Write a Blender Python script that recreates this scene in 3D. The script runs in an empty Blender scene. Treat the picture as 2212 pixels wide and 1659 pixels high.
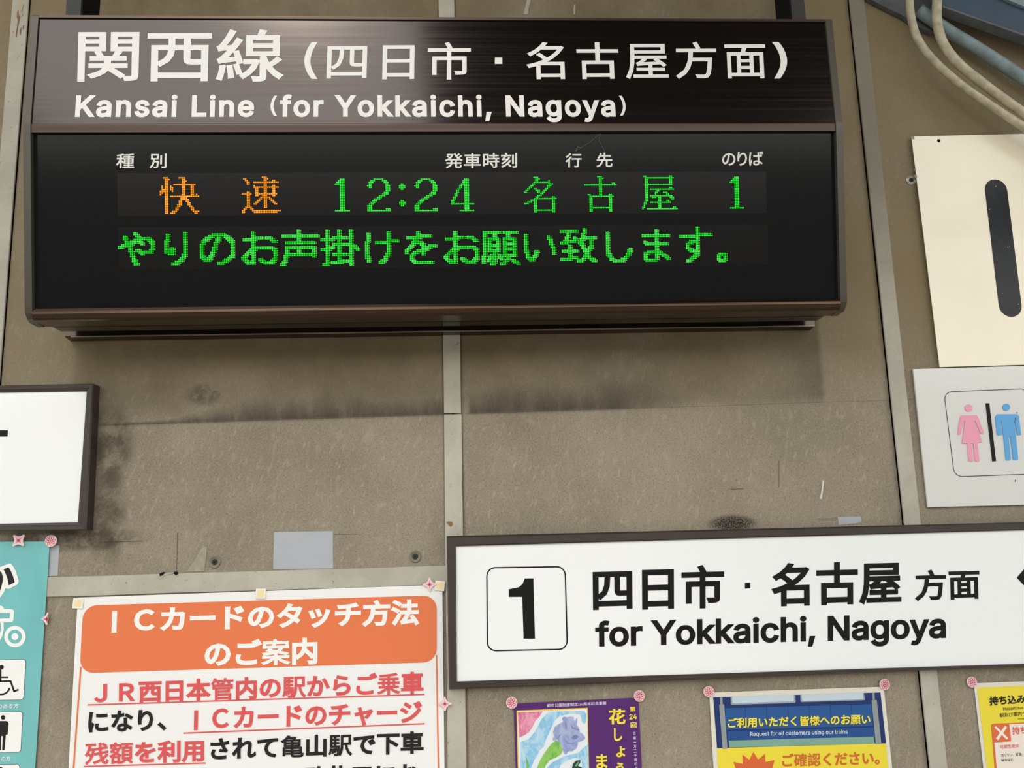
import bpy, bmesh, math, json, random
import numpy as np
from mathutils import Vector, Matrix
from mathutils.geometry import delaunay_2d_cdt

random.seed(7)
C = bpy.context.scene.collection
SC = bpy.context.scene

# ------------------------------------------------------------------ camera, world, light, exposure
F = 1839.0                     # focal length in pixels of the 2212 px wide frame
RM = ((0.998355, -0.027177, 0.050489), (0.018037, 0.984691, 0.173373), (-0.054428, -0.172177, 0.983561))
H = 1.6                        # height of the camera above the platform
D = 1.8                        # distance from the wall
CAM = Vector((0, -D, H))
# camera axes in the world (x right, y into the wall, z up)
ax = [Vector((RM[i][0], -RM[i][2], RM[i][1])) for i in range(3)]
cd = bpy.data.cameras.new('camera'); cam = bpy.data.objects.new('camera', cd); C.objects.link(cam)
m = Matrix((ax[0], ax[1], ax[2])).transposed().to_4x4(); m.translation = CAM
cam.matrix_world = m
cd.sensor_width = 36; cd.lens = F * 36 / 2212; cd.clip_start = 0.02; cd.clip_end = 200
SC.camera = cam

w = bpy.data.worlds.new('sky'); SC.world = w; w.use_nodes = True
nt = w.node_tree; bg = nt.nodes['Background']
tc = nt.nodes.new('ShaderNodeTexCoord'); sx = nt.nodes.new('ShaderNodeSeparateXYZ'); cr = nt.nodes.new('ShaderNodeValToRGB')
nt.links.new(tc.outputs['Generated'], sx.inputs[0]); nt.links.new(sx.outputs['Z'], cr.inputs[0]); nt.links.new(cr.outputs[0], bg.inputs[0])
cr.color_ramp.elements[0].position = 0.0; cr.color_ramp.elements[0].color = (1.0, 0.975, 0.93, 1)
cr.color_ramp.elements[1].position = 0.8; cr.color_ramp.elements[1].color = (0.82, 0.87, 0.92, 1)
bg.inputs[1].default_value = 3.3

def area(name, loc, target, sx_, sy_, power, col):
    l = bpy.data.lights.new(name, 'AREA'); l.shape = 'RECTANGLE'; l.size = sx_; l.size_y = sy_; l.energy = power; l.color = col
    o = bpy.data.objects.new(name, l); C.objects.link(o); o.location = loc
    o.rotation_euler = (Vector(target) - Vector(loc)).to_track_quat('-Z', 'Y').to_euler(); return o
sun = bpy.data.lights.new('sun', 'SUN'); sun.energy = 0.35; sun.angle = math.radians(7); sun.color = (1, 0.93, 0.80)
so = bpy.data.objects.new('sun', sun); C.objects.link(so)
so.rotation_euler = Vector((0.22, 1.0, -0.78)).to_track_quat('-Z', 'Y').to_euler()

vs = SC.view_settings
vs.view_transform = 'Standard'; vs.look = 'None'; vs.gamma = 1; vs.exposure = 0.0; vs.use_curve_mapping = False

# ------------------------------------------------------------------ geometry of the photograph: pixel -> plane
class Plane:
    """A plane of the scene: o a point, u and v unit directions in it (right, up), n its normal towards the viewer."""
    def __init__(s, o, u, v):
        s.o = Vector(o); s.u = Vector(u).normalized(); s.v = Vector(v).normalized(); s.n = s.u.cross(s.v)
        if s.n.y > 0: s.n = -s.n
    def px(s, x, y):
        d = ax[0] * (x - 1106) + ax[1] * (829.5 - y) - ax[2] * F
        d = Vector(((x - 1106), (829.5 - y), -F))
        d = ax[0] * d[0] + ax[1] * d[1] + ax[2] * d[2]
        t = (s.o - CAM).dot(s.n) / d.dot(s.n)
        q = CAM + d * t - s.o
        return (q.dot(s.u), q.dot(s.v))
    def at(s, uv, lift=0.0):
        return s.o + s.u * uv[0] + s.v * uv[1] + s.n * lift
    def up(s, lift):
        return Plane(s.o + s.n * lift, s.u, s.v)

def wallp(dep): return Plane((0, -dep, 0), (1, 0, 0), (0, 0, 1))
def lin(c):
    return tuple(((v / 255) / 12.92 if v / 255 <= 0.04045 else ((v / 255 + 0.055) / 1.055) ** 2.4) for v in c) + (1,)

# ------------------------------------------------------------------ materials
MATS = {}
def mat(name, col, rough=0.5, metal=0.0, spec=0.5, emit=None, noise=0.0, nscale=30.0, bump=0.0, bscale=200.0, coat=0.0, alpha=None, stretch=(1, 1, 1)):
    if name in MATS: return MATS[name]
    m = bpy.data.materials.new(name); m.use_nodes = True; nt = m.node_tree; b = nt.nodes['Principled BSDF']
    b.inputs['Base Color'].default_value = lin(col); b.inputs['Roughness'].default_value = rough; b.inputs['Metallic'].default_value = metal
    b.inputs['Specular IOR Level'].default_value = spec; b.inputs['Coat Weight'].default_value = coat
    if emit:
        b.inputs['Emission Color'].default_value = lin(emit); b.inputs['Emission Strength'].default_value = 1.0
    if noise or bump:
        tc = nt.nodes.new('ShaderNodeTexCoord'); mp = nt.nodes.new('ShaderNodeMapping'); mp.inputs['Scale'].default_value = stretch
        geo = nt.nodes.new('ShaderNodeNewGeometry')
        nt.links.new(geo.outputs['Position'], mp.inputs[0])
    if noise:
        n = nt.nodes.new('ShaderNodeTexNoise'); n.inputs['Scale'].default_value = nscale; n.inputs['Detail'].default_value = 5
        r = nt.nodes.new('ShaderNodeMapRange'); r.inputs[1].default_value = 0.3; r.inputs[2].default_value = 0.7
        r.inputs[3].default_value = 1 - noise; r.inputs[4].default_value = 1 + noise
        mx = nt.nodes.new('ShaderNodeVectorMath'); mx.operation = 'SCALE'; mx.inputs[0].default_value = lin(col)[:3]
        nt.links.new(mp.outputs[0], n.inputs['Vector']); nt.links.new(n.outputs[0], r.inputs[0]); nt.links.new(r.outputs[0], mx.inputs['Scale'])
        nt.links.new(mx.outputs[0], b.inputs['Base Color'])
    if bump:
        n = nt.nodes.new('ShaderNodeTexNoise'); n.inputs['Scale'].default_value = bscale; n.inputs['Detail'].default_value = 4
        bp = nt.nodes.new('ShaderNodeBump'); bp.inputs['Strength'].default_value = bump; bp.inputs['Distance'].default_value = 0.002
        nt.links.new(mp.outputs[0], n.inputs['Vector']); nt.links.new(n.outputs[0], bp.inputs['Height']); nt.links.new(bp.outputs[0], b.inputs['Normal'])
    MATS[name] = m
    return m

class G:
    """tiny node graph helper"""
    def __init__(s, nt): s.nt = nt
    def n(s, t, **k):
        x = s.nt.nodes.new(t)
        for a, v in k.items(): setattr(x, a, v)
        return x
    def l(s, a, b): s.nt.links.new(a, b)
    def math(s, op, a, b=None, c=None, clamp=False):
        x = s.n('ShaderNodeMath', operation=op); x.use_clamp = clamp
        for i, v in enumerate((a, b, c)):
            if v is None: continue
            if isinstance(v, (int, float)): x.inputs[i].default_value = v
            else: s.l(v, x.inputs[i])
        return x.outputs[0]
    def rng(s, v, a, b, c=0.0, d=1.0, smooth=True):
        x = s.n('ShaderNodeMapRange'); x.interpolation_type = 'SMOOTHSTEP' if smooth else 'LINEAR'
        s.l(v, x.inputs[0])
        for i, q in zip((1, 2, 3, 4), (a, b, c, d)): x.inputs[i].default_value = q
        return x.outputs[0]
    def noise(s, vec, scale, detail=4, rough=0.5, dist=0.0):
        x = s.n('ShaderNodeTexNoise'); s.l(vec, x.inputs['Vector']); x.inputs['Scale'].default_value = scale
        x.inputs['Detail'].default_value = detail; x.inputs['Roughness'].default_value = rough; x.inputs['Distortion'].default_value = dist
        return x.outputs[0]
    def mix(s, fac, a, b):
        x = s.n('ShaderNodeMix', data_type='RGBA')
        if isinstance(fac, (int, float)): x.inputs[0].default_value = fac
        else: s.l(fac, x.inputs[0])
        for i, v in ((6, a), (7, b)):
            if isinstance(v, tuple): x.inputs[i].default_value = v
            else: s.l(v, x.inputs[i])
        return x.outputs[2]
    def scaled(s, vec, sc, rot=(0, 0, 0), loc=(0, 0, 0)):
        x = s.n('ShaderNodeMapping'); x.inputs['Scale'].default_value = sc; x.inputs['Rotation'].default_value = rot; x.inputs['Location'].default_value = loc
        s.l(vec, x.inputs[0]); return x.outputs[0]

def wall_material():
    m = bpy.data.materials.new('cement_board'); m.use_nodes = True; nt = m.node_tree; g = G(nt); b = nt.nodes['Principled BSDF']
    pos = g.n('ShaderNodeNewGeometry').outputs['Position']
    sp = g.n('ShaderNodeSeparateXYZ'); g.l(pos, sp.inputs[0]); X, Z = sp.outputs['X'], sp.outputs['Z']
    base = g.mix(g.rng(g.noise(pos, 3.2, 5, 0.6), 0.35, 0.65), lin((137, 127, 111)), lin((154, 143, 124)))
    # fine speckle
    sl = g.scaled(pos, (1, 1, 1), (0, 0, 0))
    sp1 = g.noise(pos, 210, 3, 0.7)
    base = g.mix(g.rng(sp1, 0.50, 0.74, 0, 0.6), base, lin((172, 162, 140)))
    base = g.mix(g.rng(g.noise(pos, 320, 2, 0.6), 0.52, 0.72, 0, 0.6), base, lin((88, 80, 64)))
    # pale slanting fibres pressed into the board
    fv = g.scaled(g.scaled(pos, (1, 1, 1), (0, math.radians(-19), 0)), (190, 1, 75))
    base = g.mix(g.rng(g.noise(fv, 0.55, 3, 0.6), 0.55, 0.72, 0, 0.6), base, lin((172, 163, 143)))
    fv2 = g.scaled(g.scaled(pos, (1, 1, 1), (0, math.radians(-11), 0), (3, 0, 7)), (95, 1, 42))
    base = g.mix(g.rng(g.noise(fv2, 0.5, 2, 0.5), 0.58, 0.74, 0, 0.45), base, lin((165, 156, 137)))
    # brown water tint on the upper half (old stain)
    tint = g.math('MULTIPLY', g.rng(Z, 1.82, 2.02), g.rng(g.noise(pos, 2.4, 4, 0.6), 0.3, 0.62, 0.25, 0.85))
    base = g.mix(tint, base, lin((134, 118, 87)))
    # grey-brown field above the joint, about as wide as the board; right rim darkest
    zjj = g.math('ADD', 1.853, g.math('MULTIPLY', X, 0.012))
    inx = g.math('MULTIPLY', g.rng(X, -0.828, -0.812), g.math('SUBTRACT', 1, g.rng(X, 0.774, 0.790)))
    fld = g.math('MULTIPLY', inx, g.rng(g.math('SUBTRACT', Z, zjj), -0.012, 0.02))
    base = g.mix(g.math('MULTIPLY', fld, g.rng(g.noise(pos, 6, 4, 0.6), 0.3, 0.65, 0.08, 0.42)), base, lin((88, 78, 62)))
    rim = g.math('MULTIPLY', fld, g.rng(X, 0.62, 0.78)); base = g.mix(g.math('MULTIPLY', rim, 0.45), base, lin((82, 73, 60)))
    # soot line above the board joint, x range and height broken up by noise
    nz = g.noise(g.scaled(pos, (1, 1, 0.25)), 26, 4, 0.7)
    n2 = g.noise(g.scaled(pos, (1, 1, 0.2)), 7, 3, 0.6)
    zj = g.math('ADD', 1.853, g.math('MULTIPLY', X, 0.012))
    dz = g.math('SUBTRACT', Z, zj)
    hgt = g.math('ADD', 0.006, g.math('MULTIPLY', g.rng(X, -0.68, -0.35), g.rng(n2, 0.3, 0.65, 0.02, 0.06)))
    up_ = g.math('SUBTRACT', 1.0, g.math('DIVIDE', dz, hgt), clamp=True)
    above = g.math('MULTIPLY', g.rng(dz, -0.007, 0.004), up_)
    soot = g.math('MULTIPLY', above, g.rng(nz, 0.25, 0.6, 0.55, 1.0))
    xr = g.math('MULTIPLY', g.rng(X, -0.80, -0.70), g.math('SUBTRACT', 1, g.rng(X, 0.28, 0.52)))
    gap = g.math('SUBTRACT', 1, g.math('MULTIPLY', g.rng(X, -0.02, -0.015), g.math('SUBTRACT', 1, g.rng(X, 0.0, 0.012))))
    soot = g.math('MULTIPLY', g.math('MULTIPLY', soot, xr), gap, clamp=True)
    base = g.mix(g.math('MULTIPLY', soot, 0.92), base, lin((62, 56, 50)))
    # round grime patch, smudge above the platform sign, darker patches beside and below the left sign
    def blot(cx, cz, rx, rz, amt, colr, ns=40, lo=0.35, hi=0.6):
        nonlocal base
        dx = g.math('DIVIDE', g.math('SUBTRACT', X, cx), rx); dy = g.math('DIVIDE', g.math('SUBTRACT', Z, cz), rz)
        r2 = g.math('ADD', g.math('MULTIPLY', dx, dx), g.math('MULTIPLY', dy, dy))
        f = g.math('MULTIPLY', g.math('SUBTRACT', 1, g.rng(r2, 0.1, 1.0)), g.rng(g.noise(pos, ns, 5, 0.7), lo, hi, 0.1, 1.0))
        base = g.mix(g.math('MULTIPLY', f, amt), base, lin(colr))
    blot(-0.55, 1.905, 0.05, 0.028, 0.6, (70, 62, 54))
    blot(0.558, 1.607, 0.062, 0.022, 1.0, (34, 29, 23), 330, 0.34, 0.56)
    blot(-0.735, 1.80, 0.055, 0.10, 0.75, (62, 54, 44), 14)
    blot(-0.735, 1.65, 0.045, 0.13, 0.7, (66, 58, 47), 14)
    blot(-0.80, 1.612, 0.17, 0.03, 0.8, (62, 54, 44), 18)
    # darker bands along the edges of the battens
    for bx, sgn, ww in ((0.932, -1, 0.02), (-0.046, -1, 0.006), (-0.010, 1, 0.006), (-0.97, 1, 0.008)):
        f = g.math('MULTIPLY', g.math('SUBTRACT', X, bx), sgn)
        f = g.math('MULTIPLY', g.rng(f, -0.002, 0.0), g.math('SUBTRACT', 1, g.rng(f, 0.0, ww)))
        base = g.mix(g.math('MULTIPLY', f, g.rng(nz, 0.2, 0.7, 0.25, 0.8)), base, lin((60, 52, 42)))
    g.l(base, b.inputs['Base Color']); b.inputs['Roughness'].default_value = 0.9; b.inputs['Specular IOR Level'].default_value = 0.25
    bp = g.n('ShaderNodeBump'); bp.inputs['Strength'].default_value = 0.35; bp.inputs['Distance'].default_value = 0.0015
    hh = g.math('ADD', g.noise(pos, 240, 4, 0.6), g.noise(fv, 0.55, 2, 0.5)); g.l(hh, bp.inputs['Height']); g.l(bp.outputs[0], b.inputs['Normal'])
    return m
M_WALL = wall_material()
def strip_material():
    m = bpy.data.materials.new('batten_paint'); m.use_nodes = True; g = G(m.node_tree); b = m.node_tree.nodes['Principled BSDF']
    pos = g.n('ShaderNodeNewGeometry').outputs['Position']; sp = g.n('ShaderNodeSeparateXYZ'); g.l(pos, sp.inputs[0]); X, Z = sp.outputs['X'], sp.outputs['Z']
    base = g.mix(g.rng(g.noise(pos, 9, 5, 0.6), 0.3, 0.7), lin((172, 167, 152)), lin((190, 185, 170)))
    shade_grime = g.math('MULTIPLY', g.rng(X, -0.1, 0.5), g.rng(Z, 1.9, 2.5, 0, 0.75)); base = g.mix(shade_grime, base, lin((118, 110, 94)))  # dirt plus the dimmer light at the upper right, both put into the colour
    base = g.mix(g.rng(g.noise(pos, 120, 4, 0.7), 0.63, 0.72, 0, 0.7), base, lin((108, 98, 80)))
    g.l(base, b.inputs['Base Color']); b.inputs['Roughness'].default_value = 0.72; b.inputs['Specular IOR Level'].default_value = 0.3
    bp = g.n('ShaderNodeBump'); bp.inputs['Strength'].default_value = 0.25; bp.inputs['Distance'].default_value = 0.002; g.l(g.noise(pos, 160, 4, 0.6), bp.inputs['Height']); g.l(bp.outputs[0], b.inputs['Normal'])
    return m
M_STRIP = strip_material()
M_GAP = mat('dark_joint', (30, 24, 18), 0.95, spec=0.1)

def brushed(name, col, metal, rough, streak=0.25, spec=0.5):
    m = bpy.data.materials.new(name); m.use_nodes = True; g = G(m.node_tree); b = m.node_tree.nodes['Principled BSDF']
    pos = g.n('ShaderNodeNewGeometry').outputs['Position']
    n = g.noise(g.scaled(pos, (1.2, 90, 260)), 1.0, 4, 0.6)
    b.inputs['Base Color'].default_value = lin(col); b.inputs['Metallic'].default_value = metal; b.inputs['Specular IOR Level'].default_value = spec
    g.l(g.rng(n, 0.3, 0.7, rough * (1 - streak), rough * (1 + streak), False), b.inputs['Roughness'])
    MATS[name] = m; return m
M_BROWN = brushed('bronze_brushed_metal', (73, 67, 64), 0.95, 0.15)
M_BAND = brushed('bronze_band', (80, 68, 60), 0.85, 0.36)
M_BAR = brushed('bronze_bar', (76, 60, 48), 0.9, 0.24, 0.04)
M_CAP = mat('end_cap_paint', (80, 75, 65), 0.35, metal=0.35)
M_UNDER = mat('underside_gloss', (70, 62, 52), 0.16, metal=0.8)
M_BLACK = mat('black_matt', (9, 9, 8), 0.8, spec=0.2)
M_STRAP = mat('strap_paint', (46, 46, 42), 0.6)
M_GLASS = mat('screen_acrylic', (20, 21, 21), 0.14, spec=0.16)
M_LEDPLATE = mat('led_plate', (22, 21, 20), 0.18, spec=0.2, bump=0.05, bscale=900)
M_WHITE = mat('white_vinyl', (236, 234, 230), 0.45)
M_LABEL = mat('white_print', (226, 224, 216), 0.5)
def em(name, col, k=1.0):
    m = bpy.data.materials.new(name); m.use_nodes = True; nt = m.node_tree; b = nt.nodes['Principled BSDF']
    b.inputs['Base Color'].default_value = (0, 0, 0, 1); b.inputs['Emission Color'].default_value = lin(col); b.inputs['Emission Strength'].default_value = k
    b.inputs['Specular IOR Level'].default_value = 0.0; return m
M_G1, M_G2 = em('led_green_glow', (0, 205, 22), 0.95), em('led_green_core', (125, 255, 130), 1.0)
M_Y2 = em('led_yellowish_core', (205, 235, 120), 0.9)
M_O1, M_O2 = em('led_orange_glow', (244, 132, 4), 0.95), em('led_orange_core', (255, 226, 110), 1.0)

# ------------------------------------------------------------------ mesh building
def finish(name, verts, faces, material, parent=None, smooth=False, mats=None, fmat=None, kind=None, label=None):
    org = Vector((0, 0, 0))
    if parent is not None:
        org = parent['_w'] if '_w' in parent else Vector((0, 0, 0))
        org = WORLD[parent.name]
    elif verts:
        vv = [Vector(v) for v in verts]
        org = sum(vv, Vector()) / len(vv)
    me = bpy.data.meshes.new(name); me.from_pydata([tuple(Vector(v) - org) for v in verts], [], faces)
    for mm in (mats or [material]): me.materials.append(mm)
    if fmat: me.polygons.foreach_set('material_index', fmat)
    if smooth: me.polygons.foreach_set('use_smooth', [True] * len(me.polygons))
    me.validate(); me.update()
    o = bpy.data.objects.new(name, me); C.objects.link(o)
    if parent is not None: o.parent = parent
    else: o.location = org
    WORLD[o.name] = org.copy()
    if kind: o['kind'] = kind
    if label: o['label'] = label
    return o
WORLD = {}
def thing(name, label, cat, loc, group=None):
    o = bpy.data.objects.new(name, None); C.objects.link(o); o.location = loc; o.empty_display_size = 0.05
    WORLD[o.name] = Vector(loc); o['label'] = label; o['category'] = cat
    if group: o['group'] = group
    return o
def tag(o, label, cat, group=None):
    o['label'] = label; o['category'] = cat
    if group: o['group'] = group
    return o

class MB:
    def __init__(s): s.v = []; s.f = []; s.m = []
    def add(s, vs_, fs, mi=0):
        k = len(s.v); s.v += [Vector(v) for v in vs_]; s.f += [tuple(i + k for i in f) for f in fs]; s.m += [mi] * len(fs); return s
    def box(s, x0, x1, y0, y1, z0, z1, mi=0):
        p = [(x, y, z) for z in (z0, z1) for y in (y0, y1) for x in (x0, x1)]
        return s.add(p, [(0, 2, 3, 1), (4, 5, 7, 6), (0, 1, 5, 4), (2, 6, 7, 3), (0, 4, 6, 2), (1, 3, 7, 5)], mi)
    def prism(s, front, back, mi=0):
        """front, back: matching loops; front facing the viewer"""
        n = len(front)
        fs = [tuple(range(n)), tuple(reversed(range(n, 2 * n)))] + [(i, i + n, (i + 1) % n + n, (i + 1) % n) for i in range(n)]
        return s.add(list(front) + list(back), fs, mi)
    def extr_x(s, prof, x0, x1, mi=0):
        """prof: (y, z) loop"""
        return s.prism([(x0, y, z) for y, z in prof], [(x1, y, z) for y, z in prof], mi)
    def build(s, name, material, parent=None, **k):
        return finish(name, s.v, s.f, material, parent, fmat=s.m if len(set(s.m)) > 1 or k.get('mats') else None, **k)

def slab(name, plane, uvs, thick, material, parent=None, bev=0.0, **k):
    """solid plate: outline uvs in the plane (front face), going back by thick"""
    mb = MB()
    if bev:
        c = (sum(a for a, b in uvs) / len(uvs), sum(b for a, b in uvs) / len(uvs))
        ins = inset(uvs, bev)
        n = len(uvs)
        fr = [plane.at(p) for p in ins]; md = [plane.at(p, -bev) for p in uvs]; bk = [plane.at(p, -thick) for p in uvs]
        mb.add(fr + md + bk, [tuple(range(n)), tuple(reversed(range(2 * n, 3 * n)))] +
               [(i, i + n, (i + 1) % n + n, (i + 1) % n) for i in range(n)] + [(i + n, i + 2 * n, (i + 1) % n + 2 * n, (i + 1) % n + n) for i in range(n)])
    else:
        mb.prism([plane.at(p) for p in uvs], [plane.at(p, -thick) for p in uvs])
    return mb.build(name, material, parent, **k)
def inset(uvs, d):
    n = len(uvs); out = []
    area_ = sum(uvs[i][0] * uvs[(i + 1) % n][1] - uvs[(i + 1) % n][0] * uvs[i][1] for i in range(n))
    sg = 1 if area_ > 0 else -1
    for i in range(n):
        p0, p1, p2 = (Vector(uvs[i - 1]), Vector(uvs[i]), Vector(uvs[(i + 1) % n]))
        a = (p1 - p0).normalized(); b = (p2 - p1).normalized()
        na = Vector((-a.y, a.x)) * sg; nb = Vector((-b.y, b.x)) * sg
        h = na + nb; L = h.length
        h = h / L if L > 1e-6 else na
        q = p1 + h * (d / max(0.3, h.dot(na)))
        out.append((q.x, q.y))
    return out
def tri_fill(loops):
    """even-odd fill of 2D loops -> verts, faces"""
    vs_, fs, es = [], [], []
    for L in loops:
        k = len(vs_); n = len(L); vs_ += [Vector(p) for p in L]; es += [(k + i, k + (i + 1) % n) for i in range(n)]
    r = delaunay_2d_cdt(vs_, es, [], 0, 1e-7)
    keep = classify(r, loops)
    return [(v.x, v.y) for v in r[0]], [tuple(f) for f, kp in zip(r[2], keep) if kp]
def classify(r, loops):
    if not r[2]: return []
    V = np.array([(v.x, v.y) for v in r[0]]); T = np.array([f[:3] for f in r[2]]); c = V[T].mean(1)
    ins = np.zeros(len(c), bool)
    for L in loops:
        P = np.array([(p[0], p[1]) for p in L]); Q = np.roll(P, -1, 0)
        for (x1, y1), (x2, y2) in zip(P, Q):
            if y1 == y2: continue
            hit = ((y1 > c[:, 1]) != (y2 > c[:, 1])) & (c[:, 0] < (x2 - x1) * (c[:, 1] - y1) / (y2 - y1) + x1)
            ins ^= hit
    return ins
def printed(name, plane, loops, material, parent, lift=0.0004, thick=0.0, **k):
    """flat print (or a thin cut-out if thick) on a surface: loops of uv"""
    v, f = tri_fill(loops)
    if not thick:
        return finish(name, [plane.at(p, lift) for p in v], f, material, parent, **k)
    mb = MB(); n = len(v)
    mb.add([plane.at(p, lift + thick) for p in v], f)
    for L in loops:
        k2 = len(L); mb.add([plane.at(p, lift + thick) for p in L] + [plane.at(p, lift - 0.0003) for p in L], [(i, i + k2, (i + 1) % k2 + k2, (i + 1) % k2) for i in range(k2)])
    return mb.build(name, material, parent, **k)
def PX(plane, pts, o=(0, 0), s=1.0):
    return [plane.px(o[0] + x / s, o[1] + y / s) for x, y in pts]
def rr(quad, r, seg=6):
    """round the corners of a convex uv quad"""
    out = []; n = len(quad)
    for i in range(n):
        p0, p1, p2 = Vector(quad[i - 1]), Vector(quad[i]), Vector(quad[(i + 1) % n])
        a = (p0 - p1).normalized(); b = (p2 - p1).normalized(); s0 = p1 + a * r; s1 = p1 + b * r
        for j in range(seg + 1):
            t = j / seg; q = s0 * (1 - t) ** 2 + p1 * 2 * t * (1 - t) + s1 * t * t
            # pull the quadratic towards a circle
            q2 = p1 + (a + b) * r; ang = q - q2
            q = q2 + ang.normalized() * r if abs(a.dot(b)) < 0.25 else q
            out.append((q.x, q.y))
    return out
def circ(c, r, n=20, ry=None, a0=0.0):
    return [(c[0] + r * math.cos(a0 + 2 * math.pi * i / n), c[1] + (ry or r) * math.sin(a0 + 2 * math.pi * i / n)) for i in range(n)]
def bar(p, q, wd):
    p, q = Vector(p), Vector(q); d = (q - p).normalized(); n = Vector((-d.y, d.x)) * wd / 2
    return [tuple(p + n), tuple(p - n), tuple(q - n), tuple(q + n)]
def tube(name, pts, r, material, parent=None, seg=12, **k):
    mb = MB(); n = len(pts); P = [Vector(p) for p in pts]; up = Vector((0, 1, 0)); rings = []
    for i, p in enumerate(P):
        d = (P[min(i + 1, n - 1)] - P[max(i - 1, 0)]).normalized(); a = d.cross(up).normalized(); b = d.cross(a)
        rings.append([p + a * r * math.cos(2 * math.pi * j / seg) + b * r * math.sin(2 * math.pi * j / seg) for j in range(seg)])
    vv = [v for R_ in rings for v in R_]; fs = []
    for i in range(n - 1):
        for j in range(seg):
            a, b = i * seg + j, i * seg + (j + 1) % seg; fs.append((a, b, b + seg, a + seg))
    fs += [tuple(range(seg)), tuple(reversed(range((n - 1) * seg, n * seg)))]
    return finish(name, vv, fs, material, parent, smooth=True, **k)
def spline(pts, sub=6):
    out = []; n = len(pts)
    for i in range(n - 1):
        p0, p1, p2, p3 = (Vector(pts[max(i - 1, 0)]), Vector(pts[i]), Vector(pts[i + 1]), Vector(pts[min(i + 2, n - 1)]))
        for j in range(sub):
            t = j / sub
            out.append(0.5 * ((2 * p1) + (p2 - p0) * t + (2 * p0 - 5 * p1 + 4 * p2 - p3) * t * t + (3 * p1 - p0 - 3 * p2 + p3) * t ** 3))
    out.append(Vector(pts[-1])); return out

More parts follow.
